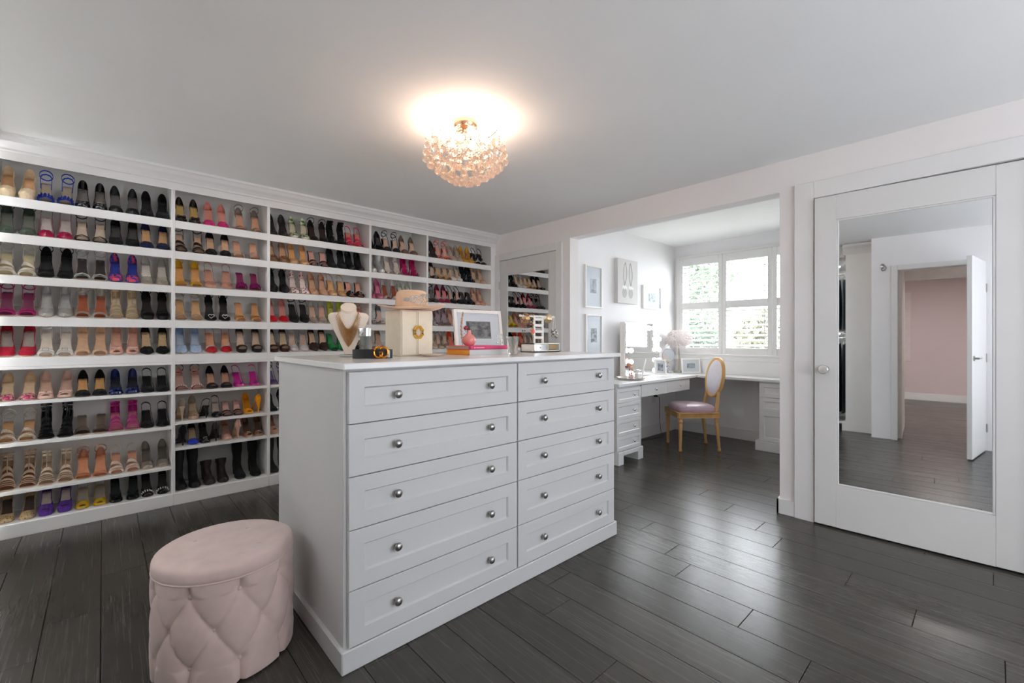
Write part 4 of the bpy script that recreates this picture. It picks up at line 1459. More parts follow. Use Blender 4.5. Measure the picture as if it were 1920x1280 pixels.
def tuft(th, z):
    q = (th - TH0) / PIT
    u = q + (z - ZT) / (2 * RSP)
    v = q - (z - ZT) / (2 * RSP)
    a = abs(math.sin(PI * u)) * abs(math.sin(PI * v))
    if z > ZT or z < ZL:     # above and below the buttons only short upright pleats remain
        f = (z - ZT) / (HB_ - ZT) if z > ZT else (ZL - z) / ZL
        a = min(1, math.sin(PI * q) ** 2 * (1 + 9 * f))
    d = 1e9
    for zr, of in ((ZT, 0), (ZT - RSP, .5), (ZL, 0)):
        dq = (q - of + .5) % 1 - .5
        d = min(d, (dq * PIT * R0) ** 2 + (z - zr) ** 2)
    return .019 * a ** .26 - .008 * math.exp(-d / .00035)


for i in range(NZ + 1):
    z = .004 + (HB_ - .004) * i / NZ
    rings.append([((R0 - .010 + tuft(2 * PI * j / NA, z) - (.010 if i == 0 else 0) + .006 * math.sin(PI * i / NZ)) * math.cos(2 * PI * j / NA),
                   (R0 - .010 + tuft(2 * PI * j / NA, z) - (.010 if i == 0 else 0) + .006 * math.sin(PI * i / NZ)) * math.sin(2 * PI * j / NA), z) for j in range(NA)])
MB().loft(rings).build('body', BLUSH_V, OT, True, math.radians(80))
rings = []
for r, z in ((.10, .370), (.226, .371), (.231, .376), (.232, .388), (.2305, .404), (.226, .4135), (.216, .4195), (.20, .4225), (.17, .4238), (.14, .4245), (.115, .4248), (.09, .425), (.06, .4255), (.03, .4255), (.001, .4255)):
    ring = []
    for j in range(64):
        a = 2 * PI * j / 64
        x, y = r * math.cos(a), r * math.sin(a)
        dz = 0
        if z > .4235:
            for bx, by in ((.09, .09), (-.09, .09), (.09, -.09), (-.09, -.09)):
                dz -= .008 * math.exp(-((x - bx) ** 2 + (y - by) ** 2) / .0005)
        ring.append((x, y, z + dz))
    rings.append(ring)
MB().loft(rings).build('lid_cushion', BLUSH_V, OT, True, math.radians(80))
MB().tube([(.229 * math.cos(2 * PI * j / 72), .229 * math.sin(2 * PI * j / 72), .373) for j in range(72)], .0042, 8, closed=True).build('piping', BLUSH_V, OT, True)
me = MB().ball((0, 0, 0), .0085, 10, 6, .7).mesh('button', True)
me.materials.append(BLUSH_V)
for bx, by in ((.09, .09), (-.09, .09), (.09, -.09), (-.09, -.09)):
    meshobj('button', me, OT, (bx, by, .4165))
for row, z in enumerate((ZT, ZT - RSP, ZL)):
    for j in range(9):
        th = TH0 + PIT * (j + .5 * (row % 2))
        rr_ = R0 - .011
        meshobj('button', me, OT, (rr_ * math.cos(th), rr_ * math.sin(th), z), (0, PI / 2, th))

# ---------------------------------------------------------------- chandelier
LX, LY = 1.508, 2.024
cl = thing('chandelier', 'round crystal ball chandelier glowing warm on the ceiling', 'chandelier', (LX, LY, CEIL))
cl.scale = (.935, .935, .935)
ROSE = mat('rose_gold_canopy', 'd8b090', .22, metal=1.0)
MB().lathe([(.001, 0), (.074, 0), (.076, -.010), (.074, -.030), (.066, -.042), (.03, -.046), (.012, -.05), (.010, -.14), (.001, -.14)], n=36).build('canopy', ROSE, cl, True)
BULB = mat('warm_bulb', 'ffe8cc', .3, emit='ffdcc2', estr=92)
for i in range(8):
    a = 2 * PI * i / 8 + .2
    P = [(r * math.cos(a), r * math.sin(a), z) for r, z in ((.012, -.125), (.08, -.140), (.14, -.142), (.19, -.135), (.225, -.122), (.242, -.110))]
    MB().tube(P, .0024, 6).build('arm', CHROME, cl, True)
for i in range(5):
    a = 2 * PI * i / 5 + .55
    x, y = .112 * math.cos(a), .112 * math.sin(a)
    MB().lathe([(.010, -.148), (.011, -.122), (.008, -.116)], (x, y, 0), 10).build('socket', CHROME, cl, True)
    MB().ball((x, y, -.098), .021, 14, 10, 1.1).build('bulb', BULB, cl, True)
DROP = MB().ball((0, 0, 0), .0205, 14, 10, 1.12)
DROP.tube([(0, 0, .022), (0, 0, .034)], .0012, 5)
DROP = DROP.mesh('crystal_drop', True)
DROP.materials.append(CRYSTAL)
BEAD = clearmat('bead_crystal', 'f4e8dc', .3, .02, True)
tiers = [(.236, -.186, 16), (.238, -.232, 16), (.205, -.262, 14), (.172, -.288, 12), (.136, -.314, 10), (.096, -.338, 8), (.055, -.352, 5), (.0, -.360, 1), (.165, -.21, 10), (.095, -.24, 7)]
for r, z, n_ in tiers:
    for j in range(n_):
        a = 2 * PI * (j + .37 * n_) / n_ + r * 9
        meshobj('crystal_drop', DROP, cl, (r * math.cos(a), r * math.sin(a), z))
for r, z0, z1, n_ in ((.205, -.085, -.22, 14), (.150, -.11, -.262, 12), (.085, -.06, -.30, 8), (.062, -.05, -.31, 6)):
    for j in range(n_):
        a = 2 * PI * j / n_ + r * 5
        m = MB()
        k = int((z0 - z1) / .017)
        for q in range(k):
            m.ball((r * math.cos(a), r * math.sin(a), z0 - q * .017), .0058, 6, 4)
        m.build('bead_string', BEAD, cl, True)

# ---------------------------------------------------------------- window, shutters, outside
wn = bpy.data.objects.new('window_1', None)
col.objects.link(wn)
struct(wn, 'bright alcove window with white frame behind plantation shutters', 'window')
DK = mat('window_frame_dark', '5a6068', .5)
fr_ = MB()
for y0, y1 in ((WY0, WY0 + .05), (1.70, 1.77), (2.225, 2.295), (WY1 - .05, WY1)):
    fr_.box(XA + .06, XA + .12, y0, y1, WZ0, WZ1, .002)
for z0, z1 in ((WZ0, WZ0 + .05), (WZ1 - .05, WZ1)):
    fr_.box(XA + .06, XA + .12, WY0, WY1, z0, z1, .002)
fr_.build('sash_frame', W_TRIM, wn)
for y0, y1 in ((WY0 + .05, 1.70), (1.77, 2.225), (2.295, WY1 - .05)):
    g = MB()
    for a, c in ((y0, y0 + .006), (y1 - .006, y1)):
        g.box(XA + .084, XA + .096, a, c, WZ0 + .05, WZ1 - .05)
    g.box(XA + .084, XA + .096, y0, y1, WZ1 - .056, WZ1 - .05)
    g.build('gasket', DK, wn)
    MB().box(XA + .088, XA + .092, y0, y1, WZ0 + .05, WZ1 - .05).build('pane', PANE, wn)
XS_ = XA - .030
cs_ = MB()
cs_.box(XS_ - .006, XA, 2.805, 2.845, .985, 2.275, .003)
cs_.box(XS_ - .006, XA, 1.09, 1.13, .985, 2.275, .003)
cs_.box(XS_ - .006, XA, 1.13, 2.805, 2.245, 2.275, .003)
cs_.box(XS_ - .006, XA, 1.13, 2.805, .985, 1.010, .003)
cs_.build('shutter_surround', W_TRIM, wn)
MB().box(XA - .055, XA, 1.05, YA - .002, .935, .985, .004).build('sill', W_TRIM, wn)
SLAT = MB()
lo_w = .454
prof = [(.030 * math.cos(a), .0055 * math.sin(a)) for a in [2 * PI * j / 12 for j in range(12)]]
SLAT.loft([[(px_, y, pz) for px_, pz in prof] for y in (-lo_w / 2 - .006, lo_w / 2 + .006)])
SLATM = SLAT.mesh('louver', True, False, math.radians(50))
SLATM.materials.append(W_TRIM)
plb = ['left plantation shutter panel beside the feather lamp', 'middle plantation shutter panel behind the oval-back chair', 'right plantation shutter panel mostly hidden by the door pillar']
for k, yc in enumerate((2.5285, 1.976, 1.424)):
    sp = thing('shutter_panel', plb[k], 'shutter', (XS_, yc, 1.012), group='white plantation shutter panels')
    hw_ = .2745
    for s in (-1, 1):
        MB().box(-.014, .014, s * (lo_w / 2), s * hw_, 0, 1.232, .003).build('stile', W_TRIM, sp)
    for z0, z1 in ((0, .080), (.566, .656), (1.136, 1.232)):
        MB().box(-.014, .014, -lo_w / 2, lo_w / 2, z0, z1, .003).build('rail', W_TRIM, sp)
    for z0, z1, tl in ((.080, .566, 24), (.656, 1.136, 9 if k else 14)):
        n_ = 8
        for i in range(n_):
            z = z0 + (z1 - z0) * (i + .5) / n_
            meshobj('louver', SLATM, sp, (0, 0, z), (0, math.radians(-tl), 0))
    if k == 1:
        MB().box(-.030, -.024, -.205, -.199, .10, .55).build('tilt_rod', W_TRIM, sp)
        MB().box(-.034, -.028, -.205, -.199, .68, 1.12).build('tilt_rod', W_TRIM, sp)

# garden outside
gd = sbox('ground', 'pale lawn outside the alcove window', mat('lawn', '9a9c78', .9, var=.2, nscale=3), 5.9, 24, -10, 16, -3.1, -3.0, cat='ground')


def tree(name, label, loc, rx, ry, rz, n_, colr, seed, size=.09, cat='tree', trunk=True):
    t = thing(name, label, cat, loc, group='greenery outside the window')
    rg = random.Random(seed)
    m = MB()
    for i in range(n_):
        a, c = rg.uniform(0, 2 * PI), math.acos(rg.uniform(-1, 1))
        r = rg.uniform(.45, 1.0)
        p = Vector((rx * r * math.sin(c) * math.cos(a), ry * r * math.sin(c) * math.sin(a), rz * r * math.cos(c)))
        u = Vector((rg.uniform(-1, 1), rg.uniform(-1, 1), rg.uniform(-1, 1))).normalized()
        w = u.cross(Vector((rg.uniform(-1, 1), rg.uniform(-1, 1), rg.uniform(-1, 1)))).normalized()
        s = size * rg.uniform(.6, 1.3)
        m.add([p - u * s, p + w * s * .45, p + u * s, p - w * s * .45], [(0, 1, 2, 3)])
    m.build('foliage', mat('leaf_' + colr, colr, .6, var=.25, nscale=4), t)
    if trunk:
        MB().lathe([(.16, -3.0 - loc[2]), (.12, -1.0), (.08, rz * .3), (.02, rz * .7)], n=10).build('trunk', mat('bark', '5a4a3a', .9, var=.2), t, True)
    return t


tree('leafy_tree', 'tall loose green tree outside the left shutter', (13.2, 6.6, 3.2), 1.3, 1.6, 1.9, 3000, '44583f', 1, .10)
tree('round_shrub', 'dense yellow-green shrub outside the middle shutter', (9.6, 2.85, .55), .9, 1.0, 1.25, 7000, '57553a', 2, .08, 'shrub')
tree('round_shrub', 'dense dark green shrub outside the left shutter', (10.2, 5.0, .5), .9, 1.1, 1.35, 6500, '3c5038', 3, .08, 'shrub')

# ---------------------------------------------------------------- dressing desk
DT = .775
dk = thing('corner_desk', 'white corner desk top running under the window', 'desk', (4.4, 2.65, .745))
m = MB()
m.box(XR + .131 - 4.4, XA - .001 - 4.4, 2.395 - 2.65, YA - .001 - 2.65, 0, .03, .003)
m.box(5.19 - 4.4, XA - .001 - 4.4, YA2 + .001 - 2.65, 2.395 - 2.65, 0, .03, .003)
m.build('top_board', W_CAB, dk)
MB().box(5.50 - 4.4, XA - .001 - 4.4, YA2 + .02 - 2.65, 2.60 - 2.65, .03, .19, .003).build('back_upstand', W_TRIM, dk)


def shk(name, w, h, parent, loc, rot=(0, 0, 0), st=.032, tr=.032, knobs=(), flat=False):
    me = shaker_mesh(name, w, h, .018, st, .006, tr) if not flat else MB().box(0, w, 0, .018, 0, h, .0015).mesh(name)
    me.materials.append(W_CAB)
    d = meshobj(name, me, parent, loc, rot)
    for kx in knobs:
        meshobj('knob', KNOBC, d, (kx, .006 if not flat else 0, h / 2))
    return d


pd = thing('desk_pedestal', 'white four-drawer desk pedestal with bracket foot nearest the dresser', 'drawer unit', (3.80, 2.65, 0))
MB().box(XR + .135 - 3.8, 3.998 - 3.8, 2.43 - 2.65, YA - .016 - 2.65, .118, .744, .002).build('carcass', W_CAB, pd)
m = MB()
m.box(3.925 - 3.8, 4.016 - 3.8, 2.400 - 2.65, YA - .016 - 2.65, 0, .125, .003)
m.box(XR + .135 - 3.8, XR + .22 - 3.8, 2.400 - 2.65, YA - .016 - 2.65, 0, .125, .003)
m.box(XR + .22 - 3.8, 3.925 - 3.8, 2.400 - 2.65, 2.42 - 2.65, .085, .125, .003)
m.build('bracket_base', W_CAB, pd)
zz = [.728, .588, .427, .270, .130]
for i in range(4):
    shk('drawer', .42, zz[i] - zz[i + 1] - .003, pd, (3.575 - 3.8, 2.412 - 2.65, zz[i + 1] + .0015), knobs=(.21 + .075,))
du = thing('desk_drawer_unit', 'white pair of shallow drawers hung under the desk top', 'drawer unit', (4.53, 2.65, .61))
MB().box(4.0 - 4.53, 5.055 - 4.53, 2.43 - 2.65, 2.86 - 2.65, 0, .134, .002).build('carcass', W_CAB, du)
shk('drawer', .522, .128, du, (4.003 - 4.53, 2.412 - 2.65, .003), knobs=(.27,), flat=True)
shk('drawer', .520, .128, du, (4.529 - 4.53, 2.412 - 2.65, .003), knobs=(.27,), flat=True)
pr = thing('desk_pedestal', 'white three-drawer desk pedestal below the window by the door pillar', 'drawer unit', (5.40, 1.45, 0))
MB().box(5.238 - 5.4, XA - .016 - 5.4, 1.16 - 1.45, 1.722 - 1.45, .10, .744, .002).build('carcass', W_CAB, pr)
MB().box(5.205 - 5.4, XA - .016 - 5.4, 1.14 - 1.45, 1.755 - 1.45, 0, .105, .003).build('plinth', W_CAB, pr)
for z0, z1 in ((.577, .728), (.421, .574), (.108, .418)):
    shk('drawer', .548, z1 - z0, pr, (5.22 - 5.4, 1.718 - 1.45, z0), (0, 0, -PI / 2), .045, .04)

# ---------------------------------------------------------------- pictures on the alcove wall
frame('photo_frame', 'white frame with misty tower photo, upper left on alcove wall', (3.67, YA - .026, 1.529), (0, 0, 0), .294, .450, .018, .025, .10, .15, .0, .01, photomat('photo_bw_b', 2.1, '303338', 'a8acb0', 30), group='white framed photos on the alcove wall')
frame('photo_frame', 'white frame with street photo, below the tower photo on alcove wall', (3.681, YA - .026, 1.039), (0, 0, 0), .286, .425, .018, .025, .10, .15, .0, -.01, photomat('photo_bw_c', 3.2, '34383c', 'a8acb0', 30), group='white framed photos on the alcove wall')
frame('photo_frame', 'white landscape frame with small photo, right of the shoe canvas', (4.793, YA - .026, 1.568), (0, 0, 0), .423, .290, .018, .025, .15, .105, .0, .0, photomat('photo_bw_d', 4.4, '4a545a', 'b8c0c4', 30), group='white framed photos on the alcove wall')
cv = thing('canvas_print', 'pale canvas picture of two heeled shoes seen from above', 'canvas picture', (4.218, YA - .047, 1.607))
MB().box(0, .407, 0, .046, 0, .502, .002).build('canvas', mat('canvas_cloth', 'd4d2d0', .8, var=.02, nscale=200), cv)
INK = mat('print_grey', 'b2b0ae', .7)
SOFT = mat('print_pale', 'c4c2c0', .7)
WHT = mat('print_white', 'eeeeee', .7)
for cx0 in (.135, .262):
    lf = 1 if cx0 < .2 else -1
    o_ = [(cx0 + (.034 * math.sin(PI * min(1, t * 1.05)) ** .8 * s + .012 * lf * (1 - t)), -.0015, .465 - .27 * t) for s in (1,) for t in [i / 10 for i in range(11)]]
    o2 = [(cx0 + (-.030 * math.sin(PI * min(1, t * 1.05)) ** .8 + .012 * lf * (1 - t)), -.0015, .465 - .27 * t) for t in [i / 10 for i in range(11)]]
    MB().tube(o_, .0022, 4, flat=(1, .4)).tube(o2, .0022, 4, flat=(1, .4)).build('shoe_outline', INK, cv)
    MB().loft([[(cx0 + .045 * r * math.cos(2 * PI * j / 20), -.0006 - .0006 * i, .118 + .056 * r * math.sin(2 * PI * j / 20)) for j in range(20)] for i, r in enumerate((1, .98))]).build('shoe_toe', INK, cv)
    m = MB()
    for q in range(6):
        m.ball((cx0 + (-.036 + .0145 * q), -.001, .182 + .012 * math.sin(q * 2.4)), .016, 10, 4, 1)
    for i_, v in enumerate(m.v): m.v[i_] = (v[0], -.002 + (v[1] + .001) * .08, v[2])
    m.build('shoe_flower', WHT, cv)

# ---------------------------------------------------------------- things on the desk
vm = thing('vanity_mirror', 'white lit vanity mirror ringed with round bulbs on the desk', 'vanity mirror', (4.215, 2.735, DT + .0005))
MB().box(0, .745, .012, .075, 0, .615, .004).build('cabinet', WGL, vm)
MB().box(.012, .733, .006, .0115, .012, .603).build('mirror_glass', MIRROR, vm)
BUL = mat('vanity_bulb', 'ffffff', .3, emit='fdfdff', estr=5.5)
bm2 = MB().ball((0, 0, 0), .027, 16, 10).mesh('bulb', True)
bm2.materials.append(BUL)
sk = MB().lathe([(.016, 0), (.017, .004), (.014, .008)], (0, 0, 0), 14, '-y').mesh('bulb_socket', True)
sk.materials.append(CHROME)
pos = [(.07 + i * .121, .555) for i in range(6)] + [(x, z) for x in (.07, .675) for z in (.425, .30, .175, .05)]
for x, z in pos:
    sb = meshobj('bulb_socket', sk, vm, (x, .006, z))
    meshobj('bulb', bm2, sb, (0, -.030, 0))
# round magnifying mirror on crystal stem
rm = thing('round_mirror', 'round tabletop mirror on a stacked crystal ball stem', 'mirror', (5.17, 2.745, DT + .0005), (0, 0, math.radians(-32)))
MB().lathe([(.045, 0), (.045, .006), (.012, .010)], n=24).build('base', CHROME, rm, True)
MB().ball((0, 0, .035), .024, 12, 8).ball((0, 0, .080), .020, 12, 8).ball((0, 0, .117), .015, 12, 8).build('crystal_stem', clearmat('stem_crystal', 'eef0f2', .25, .02, True), rm, True)
MB().lathe([(.001, -.006), (.082, -.006), (.086, 0), (.082, .006), (.001, .006)], (0, 0, .222), 36, 'y').tube([(0, 0, .125), (0, 0, .145)], .004, 6).build('mirror_rim', CHROME, rm, True)
MB().lathe([(.001, .0075), (.079, .0075), (.079, .0065)], (0, 0, .222), 36, '-y').build('mirror_glass', mat('round_mirror_glass', 'c6ccd2', .12, metal=.7), rm, True)
# feather lamp
fl_l = thing('feather_lamp', 'table lamp with fluffy pale pink feather shade and brass stem', 'lamp', (5.36, 2.70, DT + .0005))
MB().box(-.05, .05, -.05, .05, 0, .028, .004).build('base', mat('lamp_base_grey', 'a8a49e', .4, metal=.3), fl_l)
MB().lathe([(.006, .028), (.005, .36), (.012, .37), (.012, .40)], n=12).build('stem', mat('soft_brass', 'b8a078', .3, metal=.9), fl_l, True)
rg = random.Random(11)
fm = MB()
FS = 1.14
for i in range(1500):
    a = rg.uniform(0, 2 * PI)
    e = rg.uniform(-1.15, 1.15)
    d0 = Vector((math.cos(a) * math.cos(e), math.sin(a) * math.cos(e), math.sin(e)))
    r0 = rg.uniform(.05, .105)
    c0 = Vector((d0.x * r0 * 1.15 * FS, d0.y * r0 * 1.15 * FS, d0.z * r0 * .82 * FS + .44))
    ln = rg.uniform(.035, .070)
    tan = Vector((-math.sin(a), math.cos(a), rg.uniform(-.6, .3)))
    tan.normalize()
    side = d0.cross(tan).normalized()
    P = []
    for q in range(4):
        f = q / 3
        p = c0 + d0 * (ln * (f - .3 * f * f)) + tan * (.03 * f * f) + Vector((0, 0, -.018 * f * f))
        w = .0055 * math.sin(PI * min(.97, f * .9 + .1))
        P.append([p - side * w, p + d0 * .002, p + side * w])
    fm.loft(P, closed=False)
fm.build('feather_shade', mat('pink_feather', 'fbf3f1', .9, var=.08, nscale=20), fl_l, True)
# small framed picture on the desk
frame('photo_frame', 'white desk frame with small black and white landscape photo below the window', (5.262, 2.605, DT + .0035), (math.radians(-7), 0, math.radians(-36)), .245, .185, .018, .018, .105, .06, .0, .0, photomat('photo_bw_e', 6.1, '1a1c20', 'b0b4b8', 22))
frame('photo_frame', 'small white frame with portrait photo leaning in front of the vanity mirror', (4.70, 2.655, DT + .0125), (math.radians(-12), math.radians(3), math.radians(-32)), .15, .185, .02, .016, .066, .090, .0, .0, photomat('photo_bw_f', 7.7, '3a3c40', 'c8c8c8', 20))
# tray, bottles, flower
tr_ = thing('tray', 'round silver tray with beaded rim on the desk', 'tray', (4.10, 2.60, DT + .0005))
MB().lathe([(.001, 0), (.135, 0), (.142, .006), (.146, .022), (.143, .022), (.138, .008), (.001, .005)], n=48).build('tray_plate', mat('tray_silver', 'c9c5be', .25, metal=.7), tr_, True)
m = MB()
for j in range(56):
    m.ball((.146 * math.cos(2 * PI * j / 56), .146 * math.sin(2 * PI * j / 56), .022), .0062, 6, 5)
m.build('beaded_rim', mat('tray_beads', 'c0b8ac', .3, metal=.6), tr_, True)
PB = clearmat('perfume_glass', 'f2f0ec', .3, .02, True)
WB = mat('white_porcelain', 'f2f0ec', .2, var=.02)
for k, (x, y, w, h, mm, lb) in enumerate(((4.120, 2.525, .034, .098, WB, 'squat white perfume bottle in the middle of the tray'), (4.190, 2.545, .024, .085, WB, 'small white perfume bottle at the right tray rim'),
                                          (4.130, 2.650, .020, .085, PB, 'tall clear perfume bottle at the back of the tray'), (4.175, 2.640, .022, .055, WB, 'small white cream jar at the back of the tray'))):
    bt = thing('perfume_bottle', lb, 'bottle', (x, y, DT + .0092), group='bottles on the silver tray')
    MB().box(-w, w, -w * .7, w * .7, 0, h * .68, w * .3).build('bottle_body', mm, bt)
    MB().lathe([(w * .3, h * .66), (w * .3, h * .78), (w * .5, h * .78), (w * .5, h), (.001, h * 1.02)], n=14).build('stopper', CHROME if k % 2 else WB, bt, True)
vs = thing('flower_cup', 'clear cup of blush flowers and ribbons on the tray', 'flower cup', (4.032, 2.580, DT + .0092))
MB().lathe([(.026, 0), (.028, .004), (.036, .085), (.034, .085), (.026, .008), (.001, .006)], n=20).build('cup', GLASS, vs, True)
rg = random.Random(4)
PK = mat('blush_petals', 'dc9a86', .7, var=.15, nscale=60)
for k, (x, y, z, mm, r) in enumerate(((-.012, -.012, .150, PK, .024), (.022, .006, .146, mat('dusty_bud', '7a7468', .6), .013), (.012, -.014, .122, mat('pale_petals', 'e4c4b8', .7), .018), (-.016, .014, .125, mat('mauve_petals', 'a06a6c', .7), .016))):
    m = MB()
    for q in range(9):
        m.ball((x + r * .55 * math.cos(q * 2.4), y + r * .55 * math.sin(q * 2.4), z + r * .25 * math.sin(q * 1.7)), r * .55, 8, 5)
    m.build('flower', mm, vs, True)
    MB().tube([(x * .3, y * .3, .012), (x, y, z)], .0018, 5).build('stem', mat('stem_green', '5a6a4a', .7), vs)
m = MB()
for q in range(4):
    a = -2.2 + q * .5
    m.loft([[(.032 * math.cos(a) * (1 + .3 * f) + dx, .032 * math.sin(a) * (1 + .3 * f), .105 - .095 * f) for dx in (-.005, .005)] for f in (0, .3, .6, 1)], closed=False)
m.build('ribbon', mat('rose_ribbon', 'b8646a', .5), vs, True)

# ---------------------------------------------------------------- chair
WOOD = mat('honey_wood', 'd2a468', .4, var=.14, nscale=14, stretch=(1, 1, .25))
ch = thing('dining_chair', 'oval-back honey wood chair with mauve satin seat at the desk', 'chair', (4.82, 2.28, 0), (0, 0, math.radians(46)))
SAT = mat('mauve_satin', 'b79caa', .32, sheen=.3, var=.10, nscale=9)
GREYF = mat('pale_lilac_fabric', 'd3cfd6', .6, var=.04, nscale=30)


def leg(x, y, back):
    pr_ = [(.012, 0), (.017, .008), (.018, .022), (.012, .034), (.0145, .045), (.0145, .05), (.019, .22), (.0225, .29), (.018, .302), (.024, .312), (.024, .325), (.020, .335), (.022, .36)]
    m = MB()
    n_ = 14
    rings = []
    for r, z in pr_:
        sl = (.362 - z) * (.10 if back else 0.0)
        rings.append([(x + r * math.cos(2 * PI * j / n_), y - sl + r * math.sin(2 * PI * j / n_), z) for j in range(n_)])
    m.loft(rings)
    m.box(x - .025, x + .025, y - .025, y + .025, .352, .415, .003)
    m.build('leg', WOOD, ch, True)


leg(-.205, .195, False)
leg(.205, .195, False)
leg(-.175, -.195, True)
leg(.175, -.195, True)
ap = MB()
quad = [(-.215, .205), (.215, .205), (.190, -.205), (-.190, -.205)]
for i in range(4):
    a, b_ = Vector(quad[i]), Vector(quad[(i + 1) % 4])
    t = (b_ - a).normalized()
    n2 = Vector((-t.y, t.x))
    for z0, z1, of in ((.358, .415, .0), (.372, .382, .004), (.394, .408, .004)):
        ap.loft([[(p.x + n2.x * q, p.y + n2.y * q, z) for q, z in ((-of, z0), (-of, z1), (.024, z1), (.024, z0))] for p in (a, b_)])
ap.build('seat_rail', WOOD, ch)
rings = []
for i, (s, z) in enumerate(((1.0, .412), (1.03, .425), (1.035, .445), (1.02, .462), (.96, .476), (.82, .488), (.55, .497), (.25, .500), (.01, .501))):
    ring = []
    for j in range(48):
        a = 2 * PI * j / 48
        cx0, cy0 = math.cos(a), math.sin(a)
        k_ = (abs(cx0) ** 5 + abs(cy0) ** 5) ** (-.2)
        yy = .205 * k_ * cy0 * s
        xx = (.203 + .013 * k_ * cy0) * k_ * cx0 * s
        ring.append((xx, yy, z))
    rings.append(ring)
MB().loft(rings).build('seat_cushion', SAT, ch, True, math.radians(80))
LEAN = math.radians(9)


def bk(x, z, d):
    """point of the leaning back: d forward of its plane"""
    zz = z - .415
    return (x, -.200 - zz * math.sin(LEAN) + d * math.cos(LEAN), .415 + zz * math.cos(LEAN) + d * math.sin(LEAN))


oz, ohh, ohw = .782, .224, .212
outer = []
fr2 = MB()
rings = []
for j in range(48):
    a = 2 * PI * j / 48
    ring = []
    for rr2, d in ((1.0, -.016), (1.0, .012), (.97, .018), (.90, .016), (.86, .010), (.86, -.016)):
        ring.append(bk(ohw * rr2 * math.cos(a), oz + ohh * rr2 * math.sin(a), d))
    rings.append(ring)
rings.append(rings[0])
fr2.loft(rings, True, False, False)
fr2.build('back_frame', WOOD, ch, True, math.radians(50))
rings = []
for rr2, d in ((.02, -.010), (.87, -.010), (.87, .008), (.80, .016), (.5, .022), (.02, .024)):
    rings.append([bk(ohw * rr2 * math.cos(2 * PI * j / 40), oz + ohh * rr2 * math.sin(2 * PI * j / 40), d) for j in range(40)])
MB().loft(rings).build('back_pad', GREYF, ch, True)
for s in (-1, 1):
    MB().tube([bk(s * .165, .40, 0), bk(s * .160, .50, 0), bk(s * .150, .58, 0), bk(s * .150, .635, 0)], [.019, .018, .016, .012], 10).build('back_post', WOOD, ch, True)

# ---------------------------------------------------------------- cord and outlet under the desk
ou = thing('wall_outlet', 'white wall outlet under the desk on the picture wall', 'outlet', (5.06, YA - .008, .47))
MB().box(-.036, .036, 0, .008, -.058, .058, .003).build('cover_plate', WGL, ou)
for z in (-.024, .024):
    MB().box(-.016, .016, -.002, .001, z - .016, z + .016, .002).build('socket_face', mat('socket_face', 'dedcd8', .4), ou)
pc = thing('power_cord', 'black power cord with plug trailing to the floor under the desk', 'power cord', (5.06, YA - .010, .494))
MB().box(-.013, .013, -.045, 0, -.012, .012, .003).build('plug', BLACK, pc)
P = [(0, -.04, 0), (.01, -.07, -.02), (.03, -.06, -.12), (.05, -.05, -.30), (.06, -.06, -.44), (.05, -.10, -.484), (-.15, -.10, -.488), (-.45, -.03, -.488), (-.75, -.05, -.488), (-1.0, -.06, -.488)]
MB().tube(P, .0035, 6).build('cable', BLACK, pc, True)

# ---------------------------------------------------------------- wardrobe seen in the mirror
XC0 = -1.05
wc = thing('wardrobe_unit', 'white open wardrobe with hanging clothes reflected at the mirror edge', 'wardrobe', (-.45, 2.5, 0))
MB().box(XC0 + .45, -.337 + .45, .755 - 2.5, 1.022 - 2.5, 0, CEIL - .10, .002).build('end_panel', W_SHELF, wc)
MB().box(XC0 + .45, XC0 + .47, 1.05 - 2.5, 4.0 - 2.5, 0, CEIL - .10).build('back_panel', W_SHELF, wc)
MB().box(XC0 + .47, -.04, 3.98 - 2.5, 4.0 - 2.5, 0, CEIL - .10).build('side_panel', W_SHELF, wc)
for z in (.09, 1.30, 2.20):
    MB().box(XC0 + .47, -.02, 1.05 - 2.5, 3.98 - 2.5, z - .02, z, .001).build('shelf', W_SHELF, wc)
pf = [(0, 2.30), (.012, 2.33), (.03, 2.37), (.055, 2.40), (.062, CEIL - .002), (-.05, CEIL - .002), (-.05, 2.30)]
m = MB()
m.loft([[(-.335 + .45 + a, y, z) for a, z in pf] for y in (.744 - 2.5, 1.05 - 2.5)])
m.loft([[(-.40 + .35 + a, y, z) for a, z in pf] for y in (1.05 - 2.5, 3.98 - 2.5)])
m.build('crown', W_TRIM, wc)
MB().box(XC0 + .45, -.337 + .455, .753 - 2.5, 1.06 - 2.5, 0, .11, .002).build('plinth', W_SHELF, wc)
FILL_STRIP = mat('added_strip_glow', 'ffffff', .4, emit='f6f9ff', estr=10)  # invented glowing strips, added to brighten the dresser side and ottoman
for z in (2.178, 1.278):
    MB().box(-.075, -.055, 1.10 - 2.5, 3.95 - 2.5, z - .010, z, .001).build('fill_strip', FILL_STRIP, wc)
for z in (2.10, 1.22):
    MB().tube([(-.32, 1.05 - 2.5, z), (-.32, 3.98 - 2.5, z)], .012, 10).build('rail', CHROME, wc, True)
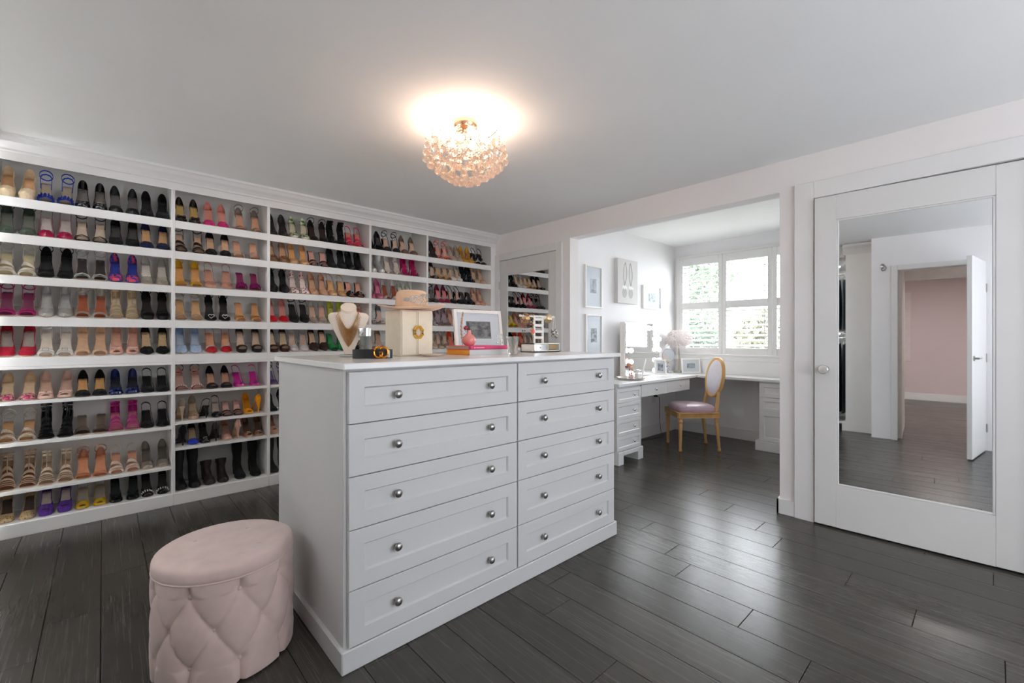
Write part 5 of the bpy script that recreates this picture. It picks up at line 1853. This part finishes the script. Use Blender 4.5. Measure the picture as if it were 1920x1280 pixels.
cols = ['4a5c68', '68798a', '38505c', '8a98a0', '3a444c', '50646c']
CN = ['slate blue', 'grey blue', 'dark teal', 'pale grey', 'charcoal', 'sea green']
for r, (z, ln) in enumerate(((2.10, .69), (1.22, .95))):
    for i in range(6):
        y = 1.075 + i * .065
        cc = cols[(i + 2 * r) % 6] if r == 0 else ['1c2428', '20282c', '181c20', '24303a', '161a1e', '202428'][i]
        nm = CN[(i + 2 * r) % 6] if r == 0 else ['black', 'blackish green', 'ink black', 'midnight blue', 'jet black', 'dark graphite'][i]
        g = thing('hanging_garment', '%s garment on a hanger on the %s wardrobe rail in the mirror' % (nm, 'upper' if r == 0 else 'lower'), 'garment', (-.77, y, z), group='clothes on the %s rail' % ('upper' if r == 0 else 'lower'))
        MB().tube([(-.021, 0, -.004), (-.018, 0, .014), (0, 0, .023), (.018, 0, .014), (.022, 0, -.004), (.006, 0, -.026), (0, 0, -.03), (.20, 0, -.09), (-.20, 0, -.09), (0, 0, -.03)], .004, 5).build('hanger', WGL, g)
        rings = []
        for q in range(9):
            f = q / 8
            wx = .19 + .04 * f if q else .17
            rings.append([((wx) * math.cos(2 * PI * j / 24), (.013 + .009 * f) * math.sin(2 * PI * j / 24) + .006 * f * math.sin(j * 1.9 + i), -.075 - ln * f + (-.03 * abs(math.cos(2 * PI * j / 24)) if q == 0 else 0)) for j in range(24)])
        MB().loft(rings).build('cloth', mat('cloth_' + cc, cc, .85, var=.15, nscale=30), g, True)

# wall ornament by the doorway, seen in the mirror
wo = thing('wall_ornament', 'small silver ornament hanging beside the entrance doorway, in the mirror', 'ornament', (XD + .004, .625, 2.06))
MB().lathe([(.001, 0), (.022, 0), (.022, .004), (.005, .006), (.005, .016), (.001, .016)], (0, .012, .03), 14, 'x').build('hook', NICKEL, wo, True)
MB().tube([(.012, .012 + .0, .03), (.016, -.012, .02), (.014, -.024, -.005), (.014, -.012, -.03), (.014, .012, -.035), (.014, .022, -.012), (.014, .004, .002)], .007, 8).build('scroll', NICKEL, wo, True)
